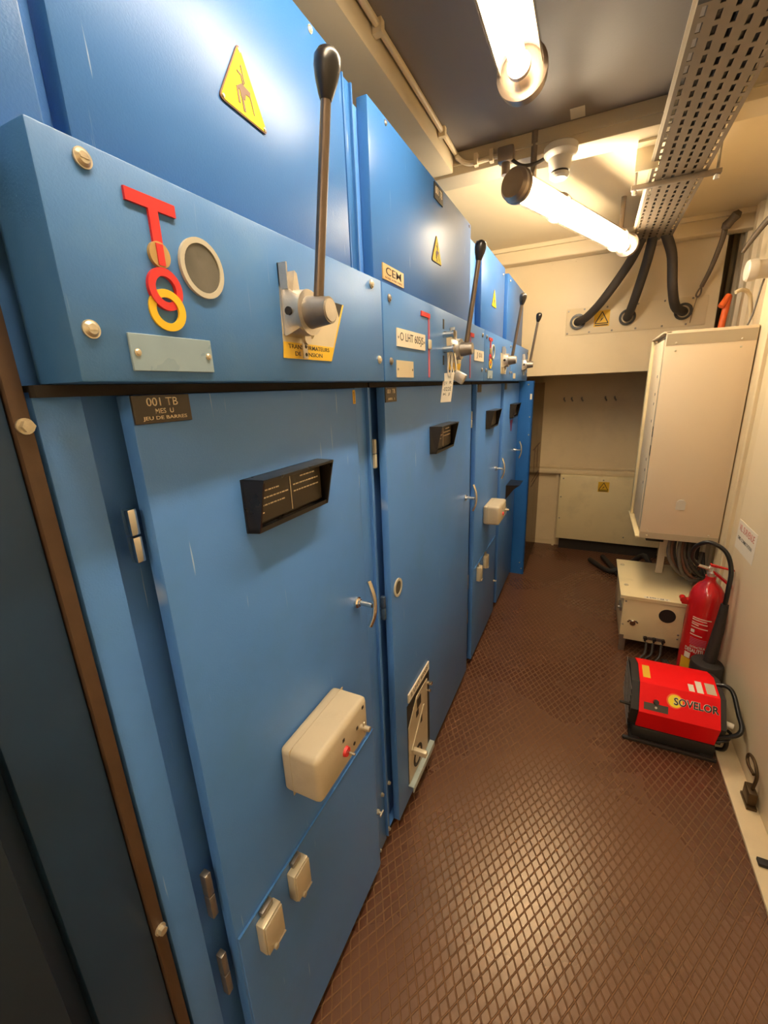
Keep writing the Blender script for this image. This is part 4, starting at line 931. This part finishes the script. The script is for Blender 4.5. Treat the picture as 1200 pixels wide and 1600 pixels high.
vl = obj('valve', MB().lathe((ex, ey, 0.588), (0, 0, 1), [(0, 0.016), (0.02, 0.018), (0.028, 0.014), (0.05, 0.014), (0.055, 0.010)], 24).box(ex - 0.014, ex + 0.016, ey - 0.012, ey + 0.012, 0.612, 0.640, 0.003), CAST, t)
obj('hose_fitting', MB().cyl((ex - 0.008, ey, 0.625), (ex - 0.062, ey - 0.005, 0.640), 0.009, 0.007), CHROME, vl)
obj('lever', MB().hexa([V(q) for q in ((ex - 0.01, ey - 0.010, 0.640), (ex + 0.073, ey - 0.040, 0.640), (ex + 0.073, ey - 0.030, 0.640), (ex - 0.01, ey + 0.010, 0.640), (ex - 0.01, ey - 0.010, 0.650), (ex + 0.073, ey - 0.040, 0.645), (ex + 0.073, ey - 0.030, 0.645), (ex - 0.01, ey + 0.010, 0.650))]), REDP, t)
obj('carry_handle', MB().hexa([V(q) for q in ((ex - 0.005, ey - 0.010, 0.615), (ex + 0.070, ey - 0.055, 0.560), (ex + 0.074, ey - 0.040, 0.560), (ex + 0.0, ey + 0.010, 0.615), (ex - 0.005, ey - 0.010, 0.628), (ex + 0.070, ey - 0.055, 0.572), (ex + 0.074, ey - 0.040, 0.572), (ex, ey + 0.010, 0.628))]), REDP, t)
obj('side_lug', MB().box(ex - 0.098, ex - 0.066, ey - 0.014, ey + 0.008, 0.43, 0.462, 0.004).cyl((ex - 0.094, ey - 0.02, 0.455), (ex - 0.094, ey + 0.014, 0.455), 0.014), REDP, t)
hx, hy = 0.590, 2.165
obj('hose', MB().tube([(ex - 0.062, ey - 0.005, 0.640), (ex - 0.090, ey - 0.02, 0.680), (ex - 0.088, ey - 0.04, 0.74), (ex - 0.045, ey - 0.06, 0.775), (ex + 0.015, ey - 0.08, 0.745), (ex + 0.042, ey - 0.10, 0.67), (ex + 0.040, ey - 0.12, 0.58), (hx + 0.030, hy + 0.03, 0.50)], 0.0095, 12), BLACK, t)
obj('hose_grip', MB().tube([(hx + 0.030, hy + 0.03, 0.51), (hx + 0.024, hy + 0.02, 0.40), (hx + 0.008, hy + 0.005, 0.215)], [0.015, 0.026], 18, smooth=False), BLACKM, t)
obj('discharge_horn', MB().lathe((hx, hy, 0.0), (0, 0, 1), [(0, 0.060), (0.01, 0.062), (0.215, 0.064), (0.222, 0.060), (0.226, 0.03)], 40), BLACKM, t)

# ------------------------------------------------------------------ fan heater
t = thing('fan_heater', 'red portable electric fan heater with black tubular handle on floor', 'heater', (0.42, 1.88, 0.0))
hx0, hx1 = 0.290, 0.568
PR = [(1.805, 0.062), (1.770, 0.163), (1.842, 0.258), (1.965, 0.270), (2.06, 0.235), (2.085, 0.12), (2.03, 0.050)]
mb = MB(); n = len(PR)
P = [V((hx0, y_, z_)) for y_, z_ in PR] + [V((hx1, y_, z_)) for y_, z_ in PR]
mb.faces(P, [tuple(range(n)), tuple(reversed(range(n, 2 * n)))] + [(i, (i + 1) % n, n + (i + 1) % n, n + i) for i in range(n)])
shell = obj('casing', mb, REDH, t)
# left end black grille
mb = MB(); s_ = 0.96
cyy = sum(p[0] for p in PR) / n; czz = sum(p[1] for p in PR) / n
Q = [(cyy + (y_ - cyy) * s_, czz + (z_ - czz) * s_) for y_, z_ in PR]
P = [V((hx0 - 0.030, y_, z_)) for y_, z_ in Q] + [V((hx0 - 0.0005, y_, z_)) for y_, z_ in Q]
mb.faces(P, [tuple(range(n)), tuple(reversed(range(n, 2 * n)))] + [(i, (i + 1) % n, n + (i + 1) % n, n + i) for i in range(n)])
gr = obj('outlet_grille', mb, BLACKM, t)
mb = MB()
for k in range(7): mb.cyl((hx0 - 0.033, 1.79 + 0.002 * k, 0.07 + k * 0.028), (hx0 - 0.033, 2.05, 0.07 + k * 0.028), 0.0022, seg=8)
obj('grille_wire', mb, STEEL, gr)
mb = MB()
P = [V((hx1 + 0.0005, y_, z_)) for y_, z_ in Q] + [V((hx1 + 0.020, y_, z_)) for y_, z_ in Q]
mb.faces(P, [tuple(range(n)), tuple(reversed(range(n, 2 * n)))] + [(i, (i + 1) % n, n + (i + 1) % n, n + i) for i in range(n)])
obj('inlet_end', mb, BLACKM, t)
obj('base_tray', MB().box(hx0 - 0.010, hx1 + 0.004, 1.80, 2.05, 0.004, 0.060, 0.003).box(hx0 - 0.045, hx1 + 0.01, 1.775, 1.79, 0.0, 0.014, 0.003).box(hx0 - 0.02, hx0 + 0.02, 1.79, 2.02, 0.0, 0.012).box(hx1 - 0.04, hx1, 1.79, 2.02, 0.0, 0.012), BLACKM, t)
hd = obj('handle', MB().tube([(hx1 + 0.004, 1.93, 0.262), (hx1 + 0.035, 1.92, 0.270), (hx1 + 0.055, 1.90, 0.255), (hx1 + 0.066, 1.845, 0.205), (hx1 + 0.070, 1.80, 0.178), (hx1 + 0.055, 1.785, 0.150), (hx1 + 0.004, 1.79, 0.115)], 0.0085, 12), BLACK, t)
obj('handle', MB().tube([(hx1 + 0.004, 1.80, 0.085), (hx1 + 0.035, 1.80, 0.105), (hx1 + 0.042, 1.80, 0.135), (hx1 + 0.03, 1.80, 0.15)], 0.006, 10), BLACK, t)
obj('power_cord', MB().tube([(hx1 + 0.018, 1.84, 0.10), (hx1 + 0.045, 1.84, 0.08), (hx1 + 0.045, 1.84, 0.03), (hx1 + 0.020, 1.85, 0.012)], 0.008, 10), BLACK, t)
obj('white_plug', MB().cyl((hx1 + 0.018, 1.81, 0.175), (hx1 + 0.045, 1.805, 0.170), 0.011), WHITE, t)
LFc = Fr((hx0, 1.770, 0.163), (1, 0, 0), (0, 1.842 - 1.770, 0.258 - 0.163)); LH = math.hypot(0.072, 0.095); W = hx1 - hx0
TF = Fr((hx0, 1.842, 0.258), (1, 0, 0), (0, 0.123, 0.012)); TH = math.hypot(0.123, 0.012)
lg = obj('logo_disc', MB().fdisc(LFc, W * 0.450, LH * 0.60, 0.0290, 0, 0.0004, seg=40), ORANGE, shell)
obj('logo_sun', MB().fdisc(LFc, W * 0.455, LH * 0.60, 0.0245, 0.0004, 0.0006, seg=40), YSUN, lg)
text('lettering', 'SOVELOR', LFc, W * 0.435, W * 0.985, LH * 0.47, LH * 0.73, 0.0007, PAPER, lg, 0.0004, 0.045)
text('lettering', 'SOVELOR', LFc, W * 0.440, W * 0.980, LH * 0.48, LH * 0.72, 0.0012, INK, lg, 0.0004, 0.012)
sc = obj('control_strip', MB().fbox(LFc, W * 0.06, W * 0.37, LH * 0.12, LH * 0.36, 0, 0.001), BAKE, shell)
obj('control_knob', MB().fdisc(LFc, W * 0.215, LH * 0.42, 0.011, 0.001, 0.014, 0.009), BLACK, sc)
obj('pilot_button', MB().fdisc(LFc, W * 0.215, LH * 0.24, 0.0045, 0.001, 0.004), WHITE, sc)
obj('yellow_sticker', MB().fbox(TF, W * 0.05, W * 0.15, TH * 0.28, TH * 0.92, 0, 0.0006), YLAB, shell)
obj('rating_label', MB().fbox(TF, W * 0.63, W * 0.70, TH * 0.06, TH * 0.40, 0, 0.0006), PAPER, shell)
obj('rating_label', MB().fbox(TF, W * 0.73, W * 0.81, TH * 0.06, TH * 0.62, 0, 0.0006), PAPER, shell)
obj('rating_label', MB().fbox(TF, W * 0.85, W * 0.97, TH * 0.10, TH * 0.62, 0, 0.0006), ALU, shell)
obj('left_knob', MB().cyl((hx0 - 0.030, 1.80, 0.165), (hx0 - 0.070, 1.80, 0.168), 0.006), BLACK, t)
